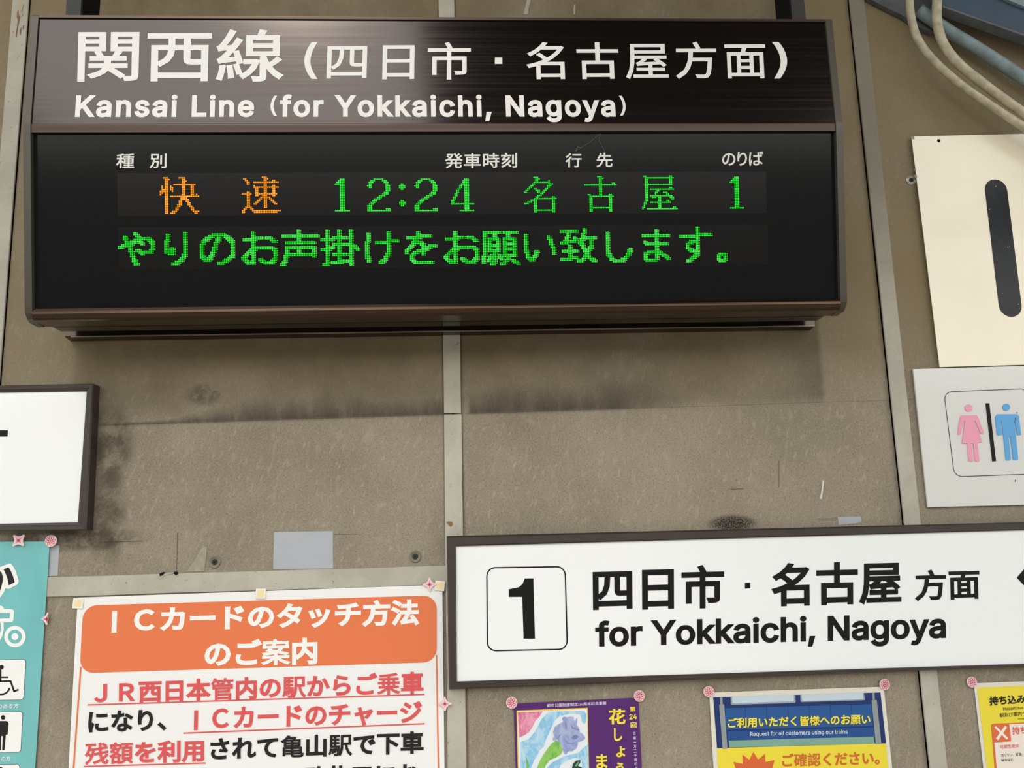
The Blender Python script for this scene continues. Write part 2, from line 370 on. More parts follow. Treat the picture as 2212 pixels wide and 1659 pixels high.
# ------------------------------------------------------------------ lettering
LATIN = json.loads(r'''{"(":[273,[[[89,207],[90,244],[94,283],[101,324],[109,364],[119,403],[132,441],[145,477],[160,510],[177,539],[236,539],[219,503],[204,466],[191,428],[179,390],[169,351],[161,313],[156,276],[152,241],[151,207],[152,176],[155,145],[160,115],[167,83],[177,50],[188,16],[202,-19],[218,-57],[236,-96],[177,-96],[150,-46],[128,4],[111,55],[99,106],[92,156]]]],")":[273,[[[37,-96],[56,-56],[72,-18],[86,18],[97,52],[106,85],[113,116],[118,147],[121,177],[122,207],[121,241],[117,276],[112,313],[104,351],[94,390],[82,428],[69,466],[54,503],[37,539],[97,539],[113,510],[128,477],[142,441],[154,403],[164,364],[173,323],[179,283],[183,244],[184,207],[182,156],[174,104],[161,53],[144,3],[123,-47],[97,-96]]]],",":[188,[[[38,-119],[68,71],[137,71],[84,-119]]]],"0":[453,[[[227,-7],[191,-3],[158,7],[130,24],[105,48],[85,77],[69,113],[57,155],[50,202],[48,254],[50,306],[57,353],[69,395],[85,431],[106,461],[130,484],[159,502],[191,512],[227,516],[262,512],[295,502],[323,484],[348,461],[368,431],[384,395],[396,353],[403,306],[405,254],[403,202],[396,155],[384,113],[368,77],[348,48],[323,24],[295,7],[263,-3]],[[227,50],[250,52],[271,60],[290,74],[306,92],[320,116],[330,144],[338,176],[342,213],[344,254],[342,295],[338,332],[330,365],[320,393],[306,416],[290,435],[271,449],[250,457],[227,460],[203,457],[182,449],[163,435],[147,416],[134,393],[123,365],[115,332],[111,295],[109,254],[111,213],[115,176],[123,144],[134,116],[147,92],[163,74],[182,60],[203,52]]]],"1":[453,[[[76,0],[76,55],[391,55],[391,0]],[[276,509],[276,0],[212,0],[212,448],[209,448],[86,358],[86,427],[198,509]]]],"2":[453,[[[64,0],[64,47],[234,229],[252,248],[268,266],[282,282],[294,298],[303,312],[311,327],[316,341],[319,356],[320,371],[319,389],[315,405],[308,419],[298,431],[287,441],[273,449],[258,455],[241,458],[224,460],[205,458],[188,454],[172,447],[159,438],[148,427],[139,413],[132,398],[128,381],[127,362],[66,362],[68,391],[75,418],[86,442],[102,464],[121,482],[143,496],[168,507],[196,513],[225,516],[254,513],[281,507],[306,497],[328,482],[346,465],[361,445],[372,423],[379,398],[381,372],[380,354],[377,336],[371,318],[363,299],[351,280],[336,259],[317,235],[294,209],[267,180],[153,60],[153,57],[389,57],[389,0]]]],"4":[453,[[[40,105],[40,158],[247,509],[311,509],[109,166],[109,163],[413,163],[413,105]],[[282,0],[282,121],[282,146],[282,318],[343,318],[343,0]]]],"5":[453,[[[221,-7],[192,-5],[165,1],[140,11],[118,25],[99,41],[83,60],[71,82],[63,105],[60,130],[122,130],[125,115],[130,102],[138,89],[148,78],[160,68],[173,60],[188,54],[204,51],[221,50],[241,51],[259,56],[276,64],[291,75],[304,89],[314,104],[322,122],[326,141],[328,162],[326,183],[321,203],[314,221],[303,237],[290,251],[275,262],[257,270],[238,275],[218,277],[201,276],[184,273],[167,268],[152,262],[139,255],[128,246],[67,253],[96,509],[366,509],[366,452],[151,452],[134,301],[136,301],[148,311],[162,318],[178,325],[194,330],[212,333],[229,334],[252,332],[274,328],[294,321],[313,311],[330,299],[345,285],[358,269],[370,251],[379,231],[386,210],[390,187],[391,163],[388,132],[381,102],[369,76],[352,52],[332,32],[309,15],[282,3],[253,-4]]]],"B":[456,[[[60,0],[60,509],[241,509],[274,507],[304,501],[329,491],[350,477],[367,461],[381,442],[390,421],[396,398],[398,374],[397,353],[393,336],[387,320],[378,307],[368,295],[356,286],[343,278],[329,272],[315,267],[315,262],[331,260],[347,254],[363,245],[378,234],[391,220],[402,203],[411,184],[416,161],[418,136],[416,111],[410,88],[400,67],[386,48],[368,31],[344,18],[317,8],[284,2],[247,0]],[[125,57],[245,57],[281,60],[309,67],[330,80],[344,96],[353,115],[355,137],[354,153],[350,169],[342,184],[333,197],[320,209],[306,218],[289,225],[269,229],[248,231],[125,231]],[[125,285],[238,285],[256,287],[273,290],[288,296],[302,304],[314,314],[323,326],[330,340],[335,355],[336,372],[333,393],[326,412],[313,429],[294,442],[270,449],[240,452],[125,452]]]],"H":[517,[[[60,0],[60,509],[125,509],[125,289],[392,289],[392,509],[457,509],[457,0],[392,0],[392,232],[125,232],[125,0]]]],"K":[467,[[[104,145],[104,216],[116,231],[128,246],[139,261],[151,275],[162,289],[174,303],[187,317],[199,331],[212,344],[364,509],[448,509],[231,276],[228,276]],[[60,0],[60,509],[125,509],[125,334],[124,225],[125,193],[125,0]],[[372,0],[188,259],[228,309],[449,0]]]],"L":[393,[[[60,0],[60,509],[125,509],[125,57],[361,57],[361,0]]]],"N":[523,[[[60,0],[60,509],[136,509],[343,183],[349,174],[355,163],[363,151],[371,137],[379,122],[388,107],[396,90],[405,73],[414,55],[405,54],[403,72],[402,90],[401,108],[400,126],[399,142],[399,157],[399,195],[399,509],[463,509],[463,0],[387,0],[202,290],[177,331],[168,346],[159,363],[148,381],[108,452],[119,454],[122,384],[124,328],[125,291],[125,0]]]],"R":[449,[[[60,0],[60,509],[236,509],[273,506],[305,500],[333,489],[356,473],[376,455],[390,433],[401,408],[407,381],[409,352],[407,323],[401,296],[390,271],[376,250],[356,232],[333,217],[305,206],[273,200],[236,198],[96,198],[96,255],[234,255],[258,256],[280,260],[298,267],[313,276],[325,287],[334,300],[340,316],[344,333],[345,352],[344,371],[340,389],[334,405],[325,419],[313,430],[298,440],[279,446],[258,451],[233,452],[125,452],[125,0]],[[353,0],[230,229],[303,229],[428,0]]]],"Y":[472,[[[203,0],[203,208],[16,509],[91,509],[192,344],[203,327],[213,309],[222,292],[231,274],[240,254],[250,230],[224,230],[233,254],[242,275],[251,293],[260,310],[270,327],[280,344],[381,509],[455,509],[268,208],[268,0]]]],"a":[389,[[[160,-9],[137,-7],[115,-3],[94,5],[76,15],[60,29],[48,45],[38,63],[32,84],[30,108],[32,128],[36,146],[43,161],[53,174],[64,184],[78,193],[92,200],[108,206],[125,211],[143,214],[161,217],[178,220],[234,227],[247,229],[257,231],[265,235],[271,240],[274,246],[276,255],[276,257],[275,272],[272,285],[267,297],[260,307],[251,315],[240,322],[227,327],[212,330],[196,331],[178,330],[163,327],[149,322],[137,316],[127,309],[118,301],[110,292],[104,283],[100,274],[41,291],[51,313],[64,331],[79,346],[95,358],[114,368],[133,375],[153,380],[173,383],[194,384],[208,384],[223,382],[239,379],[255,375],[271,369],[286,360],[300,350],[312,336],[322,320],[330,301],[335,278],[337,251],[337,0],[277,0],[277,52],[272,52],[267,43],[260,34],[252,25],[242,16],[229,8],[215,1],[199,-4],[181,-7]],[[170,45],[192,47],[211,51],[228,59],[242,68],[254,80],[263,93],[270,108],[274,122],[276,138],[276,190],[272,187],[267,184],[259,182],[251,180],[241,178],[231,176],[200,171],[175,168],[161,166],[147,163],[134,159],[122,153],[112,147],[103,139],[97,130],[93,118],[92,105],[93,93],[96,82],[102,72],[109,64],[119,57],[130,52],[142,48],[156,46]]]],"c":[396,[[[207,-8],[174,-5],[144,3],[117,16],[93,35],[72,58],[56,85],[44,116],[37,150],[34,187],[37,225],[44,260],[56,291],[72,318],[93,341],[117,360],[144,374],[174,382],[207,384],[226,384],[243,381],[260,377],[276,371],[291,364],[305,356],[318,346],[330,335],[340,322],[349,308],[356,293],[362,277],[303,262],[300,272],[295,281],[290,289],[284,297],[278,304],[270,311],[261,316],[252,321],[242,325],[231,328],[220,329],[207,330],[184,328],[163,321],[145,310],[130,296],[118,278],[108,258],[102,236],[98,212],[96,187],[98,163],[102,139],[108,117],[118,97],[130,80],[145,66],[163,55],[184,49],[207,46],[220,47],[232,49],[243,52],[253,55],[262,60],[271,66],[279,73],[285,80],[292,89],[297,98],[301,107],[304,117],[363,102],[357,86],[350,70],[341,56],[331,43],[319,32],[306,21],[292,12],[277,5],[261,-1],[244,-5],[226,-7]]]],"d":[424,[[[195,-8],[165,-6],[137,3],[111,16],[89,34],[70,57],[55,84],[43,116],[36,151],[34,189],[36,227],[43,261],[55,293],[70,320],[89,342],[112,361],[137,374],[165,382],[196,384],[218,383],[237,379],[253,373],[267,364],[278,355],[287,346],[295,336],[301,327],[306,319],[311,319],[311,509],[372,509],[372,0],[313,0],[313,59],[307,59],[301,50],[295,41],[287,31],[277,21],[266,12],[252,4],[236,-3],[217,-7]],[[205,47],[226,49],[246,55],[263,65],[278,78],[290,95],[299,115],[306,138],[310,162],[312,189],[310,216],[306,241],[300,263],[290,282],[278,299],[263,312],[246,322],[227,328],[205,330],[182,328],[162,322],[145,311],[130,298],[118,281],[108,261],[102,239],[98,215],[96,189],[98,163],[102,139],[109,117],[118,97],[130,80],[145,66],[162,55],[182,49]]]],"e":[404,[[[212,-8],[177,-5],[145,3],[117,16],[92,35],[72,58],[56,85],[44,116],[37,150],[34,187],[36,224],[44,258],[55,290],[71,317],[91,340],[115,359],[142,373],[172,382],[205,384],[226,383],[246,380],[266,374],[285,366],[303,355],[319,341],[334,324],[347,305],[357,282],[365,256],[370,227],[371,194],[371,169],[75,169],[75,221],[338,221],[310,202],[308,226],[304,248],[298,269],[288,286],[277,301],[263,314],[246,323],[227,328],[205,330],[183,328],[164,323],[146,313],[131,301],[119,286],[109,270],[102,251],[97,231],[96,211],[96,178],[98,151],[102,127],[110,106],[121,88],[135,73],[151,61],[169,53],[190,48],[212,46],[227,47],[241,49],[254,53],[265,58],[276,65],[285,73],[294,82],[300,93],[306,105],[365,91],[358,72],[348,55],[335,39],[320,26],[302,14],[283,4],[261,-3],[237,-7]]]],"f":[254,[[[228,379],[228,327],[6,327],[6,379]],[[81,0],[81,432],[82,452],[87,470],[96,486],[107,499],[120,510],[135,519],[152,525],[169,529],[187,530],[201,530],[212,529],[222,527],[231,525],[238,523],[243,521],[227,468],[215,472],[209,473],[202,474],[195,474],[178,472],[164,468],[154,460],[147,449],[143,435],[142,419],[142,0]]]],"g":[425,[[[207,-151],[180,-149],[156,-146],[134,-140],[114,-132],[97,-122],[82,-110],[70,-97],[59,-84],[51,-69],[101,-41],[107,-49],[114,-57],[122,-66],[131,-74],[142,-82],[154,-88],[169,-93],[187,-96],[207,-97],[236,-95],[261,-87],[282,-75],[298,-58],[308,-34],[311,-6],[311,68],[306,68],[301,60],[294,51],[287,41],[277,32],[266,23],[252,16],[236,10],[217,6],[195,5],[165,7],[138,14],[113,27],[90,43],[71,65],[55,90],[43,120],[36,154],[34,191],[36,229],[43,263],[55,293],[71,320],[90,342],[112,361],[138,374],[166,382],[196,384],[218,383],[237,379],[253,373],[267,365],[279,356],[288,346],[296,336],[302,327],[308,319],[313,319],[313,379],[372,379],[372,-9],[370,-40],[363,-67],[350,-90],[334,-109],[314,-124],[291,-136],[265,-144],[237,-149]],[[205,59],[227,61],[246,66],[264,75],[278,87],[290,103],[300,121],[307,142],[311,166],[312,193],[311,219],[307,242],[300,264],[291,283],[279,299],[264,312],[247,322],[227,328],[205,330],[182,328],[163,322],[145,312],[130,298],[118,282],[109,262],[102,241],[98,218],[96,193],[98,167],[102,144],[109,123],[118,104],[131,88],[145,76],[163,66],[183,61]]]],"h":[410,[[[114,227],[114,0],[53,0],[53,509],[114,509],[114,287],[102,287],[116,319],[132,344],[152,362],[175,374],[200,382],[227,384],[252,383],[275,377],[295,369],[313,356],[328,340],[341,321],[350,298],[355,271],[357,240],[357,0],[296,0],[296,235],[293,263],[286,286],[273,304],[256,318],[235,326],[210,329],[192,328],[176,324],[161,317],[147,308],[136,297],[126,283],[119,266],[115,248]]]],"i":[167,[[[53,0],[53,379],[114,379],[114,0]],[[84,443],[73,444],[63,448],[54,455],[47,463],[43,472],[41,483],[43,494],[47,504],[54,512],[63,518],[73,522],[84,524],[95,522],[105,518],[114,512],[121,504],[125,494],[126,483],[125,472],[121,463],[114,455],[105,448],[95,444]]]],"k":[381,[[[110,137],[110,212],[121,212],[284,379],[360,379],[184,199],[177,199]],[[53,0],[53,509],[114,509],[114,0]],[[294,0],[148,186],[191,229],[372,0]]]],"l":[189,[[[139,-2],[112,0],[91,8],[74,20],[62,37],[55,59],[53,84],[53,509],[114,509],[114,99],[114,83],[117,71],[120,62],[126,57],[135,53],[146,52],[160,53],[170,54],[181,3],[162,-1],[154,-2],[147,-2]]]],"m":[610,[[[53,0],[53,379],[112,379],[112,295],[108,295],[114,314],[122,331],[132,346],[144,358],[158,368],[172,376],[187,382],[203,385],[219,386],[245,383],[268,375],[287,361],[303,342],[314,320],[321,295],[312,295],[318,312],[326,329],[337,343],[350,356],[364,366],[381,375],[398,381],[417,385],[437,386],[458,385],[478,380],[497,372],[514,361],[529,346],[541,328],[550,307],[555,283],[557,255],[557,0],[496,0],[496,254],[493,279],[485,298],[473,313],[456,323],[438,329],[419,330],[402,329],[387,326],[374,320],[363,312],[353,302],[345,290],[340,277],[336,263],[335,247],[335,0],[274,0],[274,260],[272,280],[265,297],[253,311],[238,322],[220,328],[199,330],[185,329],[171,326],[158,320],[145,312],[135,302],[126,289],[119,274],[115,257],[114,238],[114,0]]]],"n":[410,[[[114,227],[114,0],[53,0],[53,379],[112,379],[112,287],[102,287],[116,319],[132,344],[152,362],[175,374],[200,382],[227,384],[252,383],[275,377],[295,369],[313,356],[328,340],[341,321],[350,298],[355,271],[357,240],[357,0],[296,0],[296,235],[293,263],[286,286],[273,304],[256,318],[235,326],[210,329],[192,328],[176,324],[161,317],[147,308],[136,297],[126,283],[119,266],[115,248]]]],"o":[415,[[[207,-8],[174,-5],[144,3],[117,16],[93,35],[72,58],[56,85],[44,116],[37,150],[34,187],[37,225],[44,260],[56,291],[72,318],[93,341],[117,360],[144,374],[174,382],[207,384],[241,382],[271,374],[299,360],[323,341],[343,318],[359,291],[371,260],[379,225],[381,187],[379,150],[371,116],[359,85],[343,58],[323,35],[299,16],[271,3],[241,-5]],[[207,46],[231,49],[252,55],[270,66],[285,80],[298,97],[307,117],[314,139],[318,163],[319,187],[318,212],[314,236],[307,258],[298,278],[285,296],[270,310],[252,321],[231,328],[207,330],[184,328],[163,321],[145,310],[130,296],[118,278],[108,258],[102,236],[98,212],[96,187],[98,163],[102,139],[108,117],[118,97],[130,80],[145,66],[163,55],[184,49]]]],"q":[424,[[[372,-143],[311,-143],[311,59],[306,59],[301,50],[295,41],[287,31],[277,21],[266,12],[252,4],[236,-3],[217,-7],[195,-8],[165,-6],[137,3],[111,16],[89,34],[70,57],[55,84],[43,116],[36,151],[34,189],[36,227],[43,261],[55,293],[70,320],[89,342],[112,361],[137,374],[165,382],[196,384],[218,383],[237,379],[253,373],[267,364],[278,355],[287,346],[295,336],[301,327],[307,319],[313,319],[313,379],[372,379]],[[205,47],[226,49],[246,55],[263,65],[278,78],[290,95],[299,115],[306,138],[310,162],[312,189],[310,216],[306,241],[300,263],[290,282],[278,299],[263,312],[246,322],[227,328],[205,330],[182,328],[162,322],[145,311],[130,298],[118,281],[108,261],[102,239],[98,215],[96,189],[98,163],[102,139],[109,117],[118,97],[130,80],[145,66],[162,55],[182,49]]]],"r":[259,[[[53,0],[53,379],[112,379],[112,321],[115,321],[124,339],[137,354],[152,367],[171,377],[191,383],[213,385],[229,384],[243,384],[243,322],[230,324],[223,325],[215,326],[207,326],[190,324],[174,321],[159,315],[146,306],[135,296],[126,284],[119,269],[115,254],[114,237],[114,0]]]],"s":[365,[[[182,-8],[157,-7],[133,-3],[112,3],[93,12],[76,24],[62,38],[50,54],[41,73],[36,94],[94,107],[101,87],[111,72],[124,60],[141,52],[160,47],[181,45],[206,47],[227,53],[244,62],[258,74],[265,88],[268,103],[266,115],[262,126],[254,136],[243,144],[229,150],[212,155],[149,170],[118,180],[92,192],[72,208],[58,227],[50,249],[47,274],[49,295],[55,314],[65,332],[79,347],[95,360],[115,370],[137,378],[161,383],[187,384],[212,383],[234,379],[254,372],[271,363],[286,352],[299,339],[309,324],[318,308],[324,290],[268,277],[262,291],[254,304],[243,316],[228,325],[210,331],[187,333],[166,331],[147,326],[131,317],[119,305],[111,292],[109,277],[110,264],[115,253],[124,243],[136,235],[152,229],[172,223],[229,209],[261,200],[287,187],[306,171],[320,153],[328,131],[331,107],[329,85],[323,65],[312,47],[298,31],[281,18],[260,6],[236,-2],[210,-7]]]],"t":[227,[[[204,379],[204,327],[6,327],[6,379]],[[65,471],[126,471],[126,98],[127,83],[130,70],[136,61],[144,55],[156,51],[170,50],[185,51],[202,54],[213,2],[207,0],[200,-2],[192,-3],[184,-3],[176,-4],[168,-4],[138,-1],[113,7],[92,21],[77,41],[68,64],[65,93]]]],"u":[410,[[[182,-5],[158,-3],[135,2],[115,11],[97,23],[82,39],[69,59],[60,82],[54,109],[53,139],[53,379],[114,379],[114,144],[116,117],[124,94],[137,75],[154,61],[175,53],[200,50],[218,51],[234,55],[249,62],[263,71],[274,83],[283,97],[290,113],[295,132],[296,153],[296,379],[357,379],[357,0],[298,0],[298,92],[307,92],[294,60],[277,35],[257,17],[234,5],[209,-3]]]],"y":[389,[[[47,-139],[61,-86],[71,-87],[83,-89],[94,-90],[104,-89],[113,-86],[122,-81],[130,-74],[138,-64],[145,-51],[151,-36],[163,-1],[17,379],[84,379],[165,155],[173,132],[180,109],[187,87],[193,64],[199,42],[206,21],[184,21],[190,42],[196,64],[202,87],[209,110],[216,132],[224,155],[305,379],[371,379],[204,-58],[196,-77],[187,-93],[177,-107],[165,-119],[153,-128],[139,-136],[125,-141],[109,-144],[91,-145],[82,-145],[73,-144],[65,-143],[57,-142],[52,-140]]]],"z":[380,[[[42,0],[42,46],[254,320],[254,323],[48,323],[48,379],[333,379],[333,331],[126,60],[126,56],[339,56],[339,0]]]]}''')
_probe = bpy.data.curves.new('probe', 'FONT'); _probe.resolution_u = 3
_po = bpy.data.objects.new('probe', _probe); C.objects.link(_po)
def _outl(ch):
    _probe.body = ch; bpy.context.view_layer.update()
    cu = _po.to_curve(bpy.context.evaluated_depsgraph_get()); out = []
    for s in cu.splines:
        P = s.bezier_points; n = len(P); L = []
        for i in range(n):
            a, b = P[i], P[(i + 1) % n]
            st = (a.handle_right - a.co).cross(b.co - a.co).length < 1e-5 and (b.handle_left - b.co).cross(b.co - a.co).length < 1e-5
            for j in range(1 if st else 3):
                t = j / 3; u = 1 - t
                q = a.co * u ** 3 + a.handle_right * 3 * u * u * t + b.handle_left * 3 * u * t * t + b.co * t ** 3
                L.append((q.x, q.y))
        out.append(L)
    _po.to_curve_clear(); return out
LATIN['Ｉ'] = [1000, [[[455, -60], [455, 700], [545, 700], [545, -60]]]]
_gc = {}
def glyph(ch, wt):
    """filled glyph, thickened by wt (em): verts, faces, advance"""
    if (ch, wt) in _gc: return _gc[(ch, wt)]
    if ch in LATIN:
        adv, L = LATIN[ch]; adv /= 1000; L = [[(x / 1000, y / 1000) for x, y in c] for c in L]
    else:
        adv, L = 1.0, _outl(ch)
    if ch == ' ': adv, L = 0.2, []
    if not L:
        _gc[(ch, wt)] = ([], [], adv); return _gc[(ch, wt)]
    vs_, es, fs = [], [], []
    for c in L:
        k = len(vs_); n = len(c); vs_ += [Vector(p) for p in c]; es += [(k + i, k + (i + 1) % n) for i in range(n)]
    polys = []
    if wt:
        for c in L:
            n = len(c)
            for i in range(n):
                p, q, r_ = Vector(c[i]), Vector(c[(i + 1) % n]), Vector(c[(i + 2) % n])
                if (q - p).length < 1e-5 or (r_ - q).length < 1e-5: continue
                a = (q - p).normalized(); b = (r_ - q).normalized()
                na, nb = Vector((-a.y, a.x)), Vector((-b.y, b.x))
                polys.append([p + na * wt, p - na * wt, q - na * wt, q + na * wt])
                cr_ = a.x * b.y - a.y * b.x
                s = -1 if cr_ > 0 else 1
                h = na + nb
                if abs(cr_) > 0.02 and h.length > 0.5:
                    h = h.normalized(); mi = q + h * s * wt / max(0.45, h.dot(na))
                    pl = [q, q + na * s * wt, mi, q + nb * s * wt]
                    if s > 0: pl.reverse()
                    polys.append(pl)
    for pl in polys:
        k = len(vs_); vs_ += pl; fs.append(list(range(k, k + len(pl))))
    r = delaunay_2d_cdt(vs_, es, fs, 0, 1e-6)
    ins = classify(r, L)
    faces = [tuple(f) for f, i_, of in zip(r[2], ins, r[5]) if i_ or len(of) > 0]
    used = sorted({i for f in faces for i in f}); mp = {u: i for i, u in enumerate(used)}
    res = ([(r[0][u].x, r[0][u].y) for u in used], [tuple(mp[i] for i in f) for f in faces], adv)
    _gc[(ch, wt)] = res; return res
def text(name, plane, s, quad, wt, material, parent, track=1.0, cap=False, lift=0.0006, vertical=False, shift=(0, 0), extra=0.0, thinp=False, split=False, **k):
    """quad: the ink box (tl, tr, br, bl) in photo pixels; cap: quad runs from the baseline to the capital height"""
    V, Fc, x, own = [], [], 0.0, []
    for i, ch in enumerate(s):
        gv, gf, adv = glyph(ch, 0.004 if thinp and ch in '()' else round(wt * 0.6, 4) if wt > 0.021 and ch in '亀駅額残乗管案願様確認' else wt)
        if thinp and ch in '()':
            ya, yb = min(p[1] for p in gv), max(p[1] for p in gv); gv = [(p[0], (p[1] - ya) / (yb - ya) * 0.52) for p in gv]
        kk = len(V)
        if vertical: V += [(p[0], p[1] - i * 1.0 * track) for p in gv]
        else: V += [(p[0] + x, p[1]) for p in gv]
        own.append((kk, len(V), gf)); Fc += [tuple(q + kk for q in f) for f in gf]; x += adv * track + extra
    xs = [p[0] for p in V]; ys = [p[1] for p in V]; x0, x1, y0, y1 = min(xs), max(xs), min(ys), max(ys)
    if cap: y0, y1 = 0.0 - wt, 0.509 + wt
    q = [Vector(plane.px(a + shift[0], b + shift[1])) for a, b in quad]
    out = []
    for a, b in V:
        u = (a - x0) / (x1 - x0); v = (b - y0) / (y1 - y0)
        t = q[0].lerp(q[1], u); bt = q[3].lerp(q[2], u); p = bt + (t - bt) * v
        out.append(plane.at(p, lift))
    if split:
        for a, b, gf in own:
            if b > a: finish(name, out[a:b], gf, material, parent, **k)
        return
    return finish(name, out, Fc, material, parent, **k)

def frame_ring(name, plane, outer, inner, prof, material, parent):
    """four mitred rails between two quads; prof: (t from outer to inner, lift) loop"""
    for i in range(4):
        j = (i + 1) % 4
        def sec(c):
            o_, n_ = Vector(outer[c]), Vector(inner[c]); return [plane.at(o_.lerp(n_, t), l) for t, l in prof]
        A, B = sec(i), sec(j); n = len(prof)
        mb = MB(); mb.add(A + B, [tuple(range(n)), tuple(reversed(range(n, 2 * n)))] + [(a, (a + 1) % n, (a + 1) % n + n, a + n) for a in range(n)])
        mb.build('frame_rail', material, parent)

# ================================================================== STRUCTURE
W0 = wallp(0)
def struct(o): o['kind'] = 'structure'; return o
# wall: cement boards with open joints between them
wall = bpy.data.objects.new('wall_back', None); C.objects.link(wall); wall['kind'] = 'structure'; wall['label'] = 'stained grey-brown cement board wall with battens over its joints'; WORLD['wall_back'] = Vector((0, 0, 0))
MB().box(-4.5, 4.5, 0.020, 0.14, 0, 4.2).build('backing', M_GAP, wall)
cols = [(-4.4, -2.86), (-2.85, -1.93), (-1.925, -0.989), (-0.9670, -0.030), (-0.026, 0.9266), (0.953, 1.90), (1.905, 2.83), (2.84, 4.4)]
for ci, (xa, xb) in enumerate(cols):
    zs = [(0.02, 1.513), (1.517, None), (None, 4.15)]
    for (za, zb) in zs:
        def zz(v, x): return v if v is not None else 1.8527 + 0.012 * x
        a0 = zz(za, xa) + (0.0002 if za is None else 0); a1 = zz(za, xb) + (0.0002 if za is None else 0); b0, b1 = zz(zb, xa), zz(zb, xb)
        yo = random.uniform(0, 0.0001)
        e = 0.0003
        P = Plane((0, yo, 0), (1, 0, 0), (0, 0, 1))
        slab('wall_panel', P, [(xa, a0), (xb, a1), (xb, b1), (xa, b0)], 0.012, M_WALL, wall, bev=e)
def batten(name, x0, x1, z0, z1, x0t=None, holes=()):
    """flat strip with worn bevelled edges"""
    mb = MB(); t = 0.004; b = 0.0012; n = 14; L = []
    dx = (x0t - x0) if x0t is not None else 0
    for i in range(n + 1):
        z = z0 + (z1 - z0) * i / n; j1, j2 = random.uniform(-.0005, .0005), random.uniform(-.0005, .0005); s_ = dx * i / n
        L.append([(x0 + j1 + s_, 0.0, z), (x0 + j1 + s_, -t + b, z), (x0 + b + j1 + s_, -t, z), (x1 - b + j2 + s_, -t, z), (x1 + j2 + s_, -t + b, z), (x1 + j2 + s_, 0.0, z)])
    V = [p for r in L for p in r]; fs = [tuple(range(6)), tuple(reversed(range(n * 6, n * 6 + 6)))]
    for i in range(n):
        for j in range(6): fs.append((i * 6 + j, i * 6 + (j + 1) % 6, (i + 1) * 6 + (j + 1) % 6, (i + 1) * 6 + j))
    return struct(finish(name, V, fs, M_STRIP))
zj = 1.8522
batten('trim_1', -1.0055, -0.9695, 0.02, 4.1)
t2 = batten('trim_2', -0.0545, -0.0175, 0.02, zj - 0.001, -0.0462 - 0.0005 + 0)
t3 = batten('trim_3', -0.0465, -0.0105, zj + 0.002, 4.1)
batten('trim_4', 0.930, 0.9665, 0.02, 4.1)
batten('trim_9', -1.94, -1.90, 0.02, 4.1); batten('trim_10', 1.885, 1.92, 0.02, 4.1)
def hbatten(name, x0, x1):
    mb = MB(); n = 12; L = []
    for i in range(n + 1):
        x = x0 + (x1 - x0) * i / n; j1 = random.uniform(-.0005, .0005); zt, zb = 1.5372 + j1, 1.4985 + j1
        L.append([(x, 0, zb), (x, -0.0028, zb), (x, -0.0038, zb + 0.001), (x, -0.0038, zt - 0.001), (x, -0.0028, zt), (x, 0, zt)])
    V = [p for r in L for p in r]; fs = [tuple(range(6)), tuple(reversed(range(n * 6, n * 6 + 6)))]
    for i in range(n):
        for j in range(6): fs.append((i * 6 + j, i * 6 + (j + 1) % 6, (i + 1) * 6 + (j + 1) % 6, (i + 1) * 6 + j))
    struct(finish(name, V, fs, M_STRIP))
hbatten('trim_5', -1.900, -1.006); hbatten('trim_6', -0.9690, -0.0475); hbatten('trim_7', -0.0135, 0.9295); hbatten('trim_8', 0.967, 1.884)

# the place around: platform and tracks, plus unseen slabs and wall shaping the light
M_FLOOR = mat('platform_asphalt', (172, 165, 152), 0.9, noise=0.15, nscale=3)
M_SHADE_ROOF = mat('shade_ceiling_dark', (52, 46, 40), 0.8, noise=0.1, nscale=2)
M_GROUND = mat('track_ballast', (120, 110, 98), 0.95, noise=0.2, nscale=6)
M_FAR = mat('shade_wall_paint', (96, 100, 96), 0.9, noise=0.2, nscale=0.7)
struct(MB().box(-9, 9, -3.6, 0.14, -0.12, 0).build('floor', M_FLOOR))
g_ = MB().box(-30, 30, -16, -3.7, -1.1, -1.0).build('track_bed', M_GROUND); struct(g_)
struct(MB().box(-30, 30, -16.3, -16, -1.1, 4.5).build('shade_wall_far', M_FAR))  # unseen wall, added to keep bright sky out of the screen's reflection
for x0, x1, y0 in ((-0.2, 2.6, -5.3), (-9, -2.7, -5.3), (-2.7, -0.2, -1.5), (2.6, 4.2, -1.5), (4.2, 9, -5.3)): struct(MB().box(x0, x1, y0, 0.14, 4.1, 4.2).build('shade_ceiling', M_SHADE_ROOF))

# ================================================================== DEPARTURE BOARD
XL, XR = -0.8275, 0.7600
bd = thing('departure_board', 'large brown station departure board with green and orange LED lines', 'departure board', (-0.03, -0.12, 2.05))
HD = 0.250; zt, zh = H + 1.0185, H + 0.789
zb_, z2 = H + 0.773, H + 0.4415
yb0, yb1 = 0.245, 0.1935       # front of the tilted part, top and bottom
# housing body behind the faces
prof = [(-0.07, zt - 0.006), (-HD + 0.006, zt - 0.006), (-HD + 0.006, zh), (-0.232, zb_), (-0.178, z2), (-0.145, H + 0.4235), (-0.07, H + 0.434)]
MB().extr_x(prof, XL + 0.012, XR - 0.012).build('housing', M_BLACK, bd)
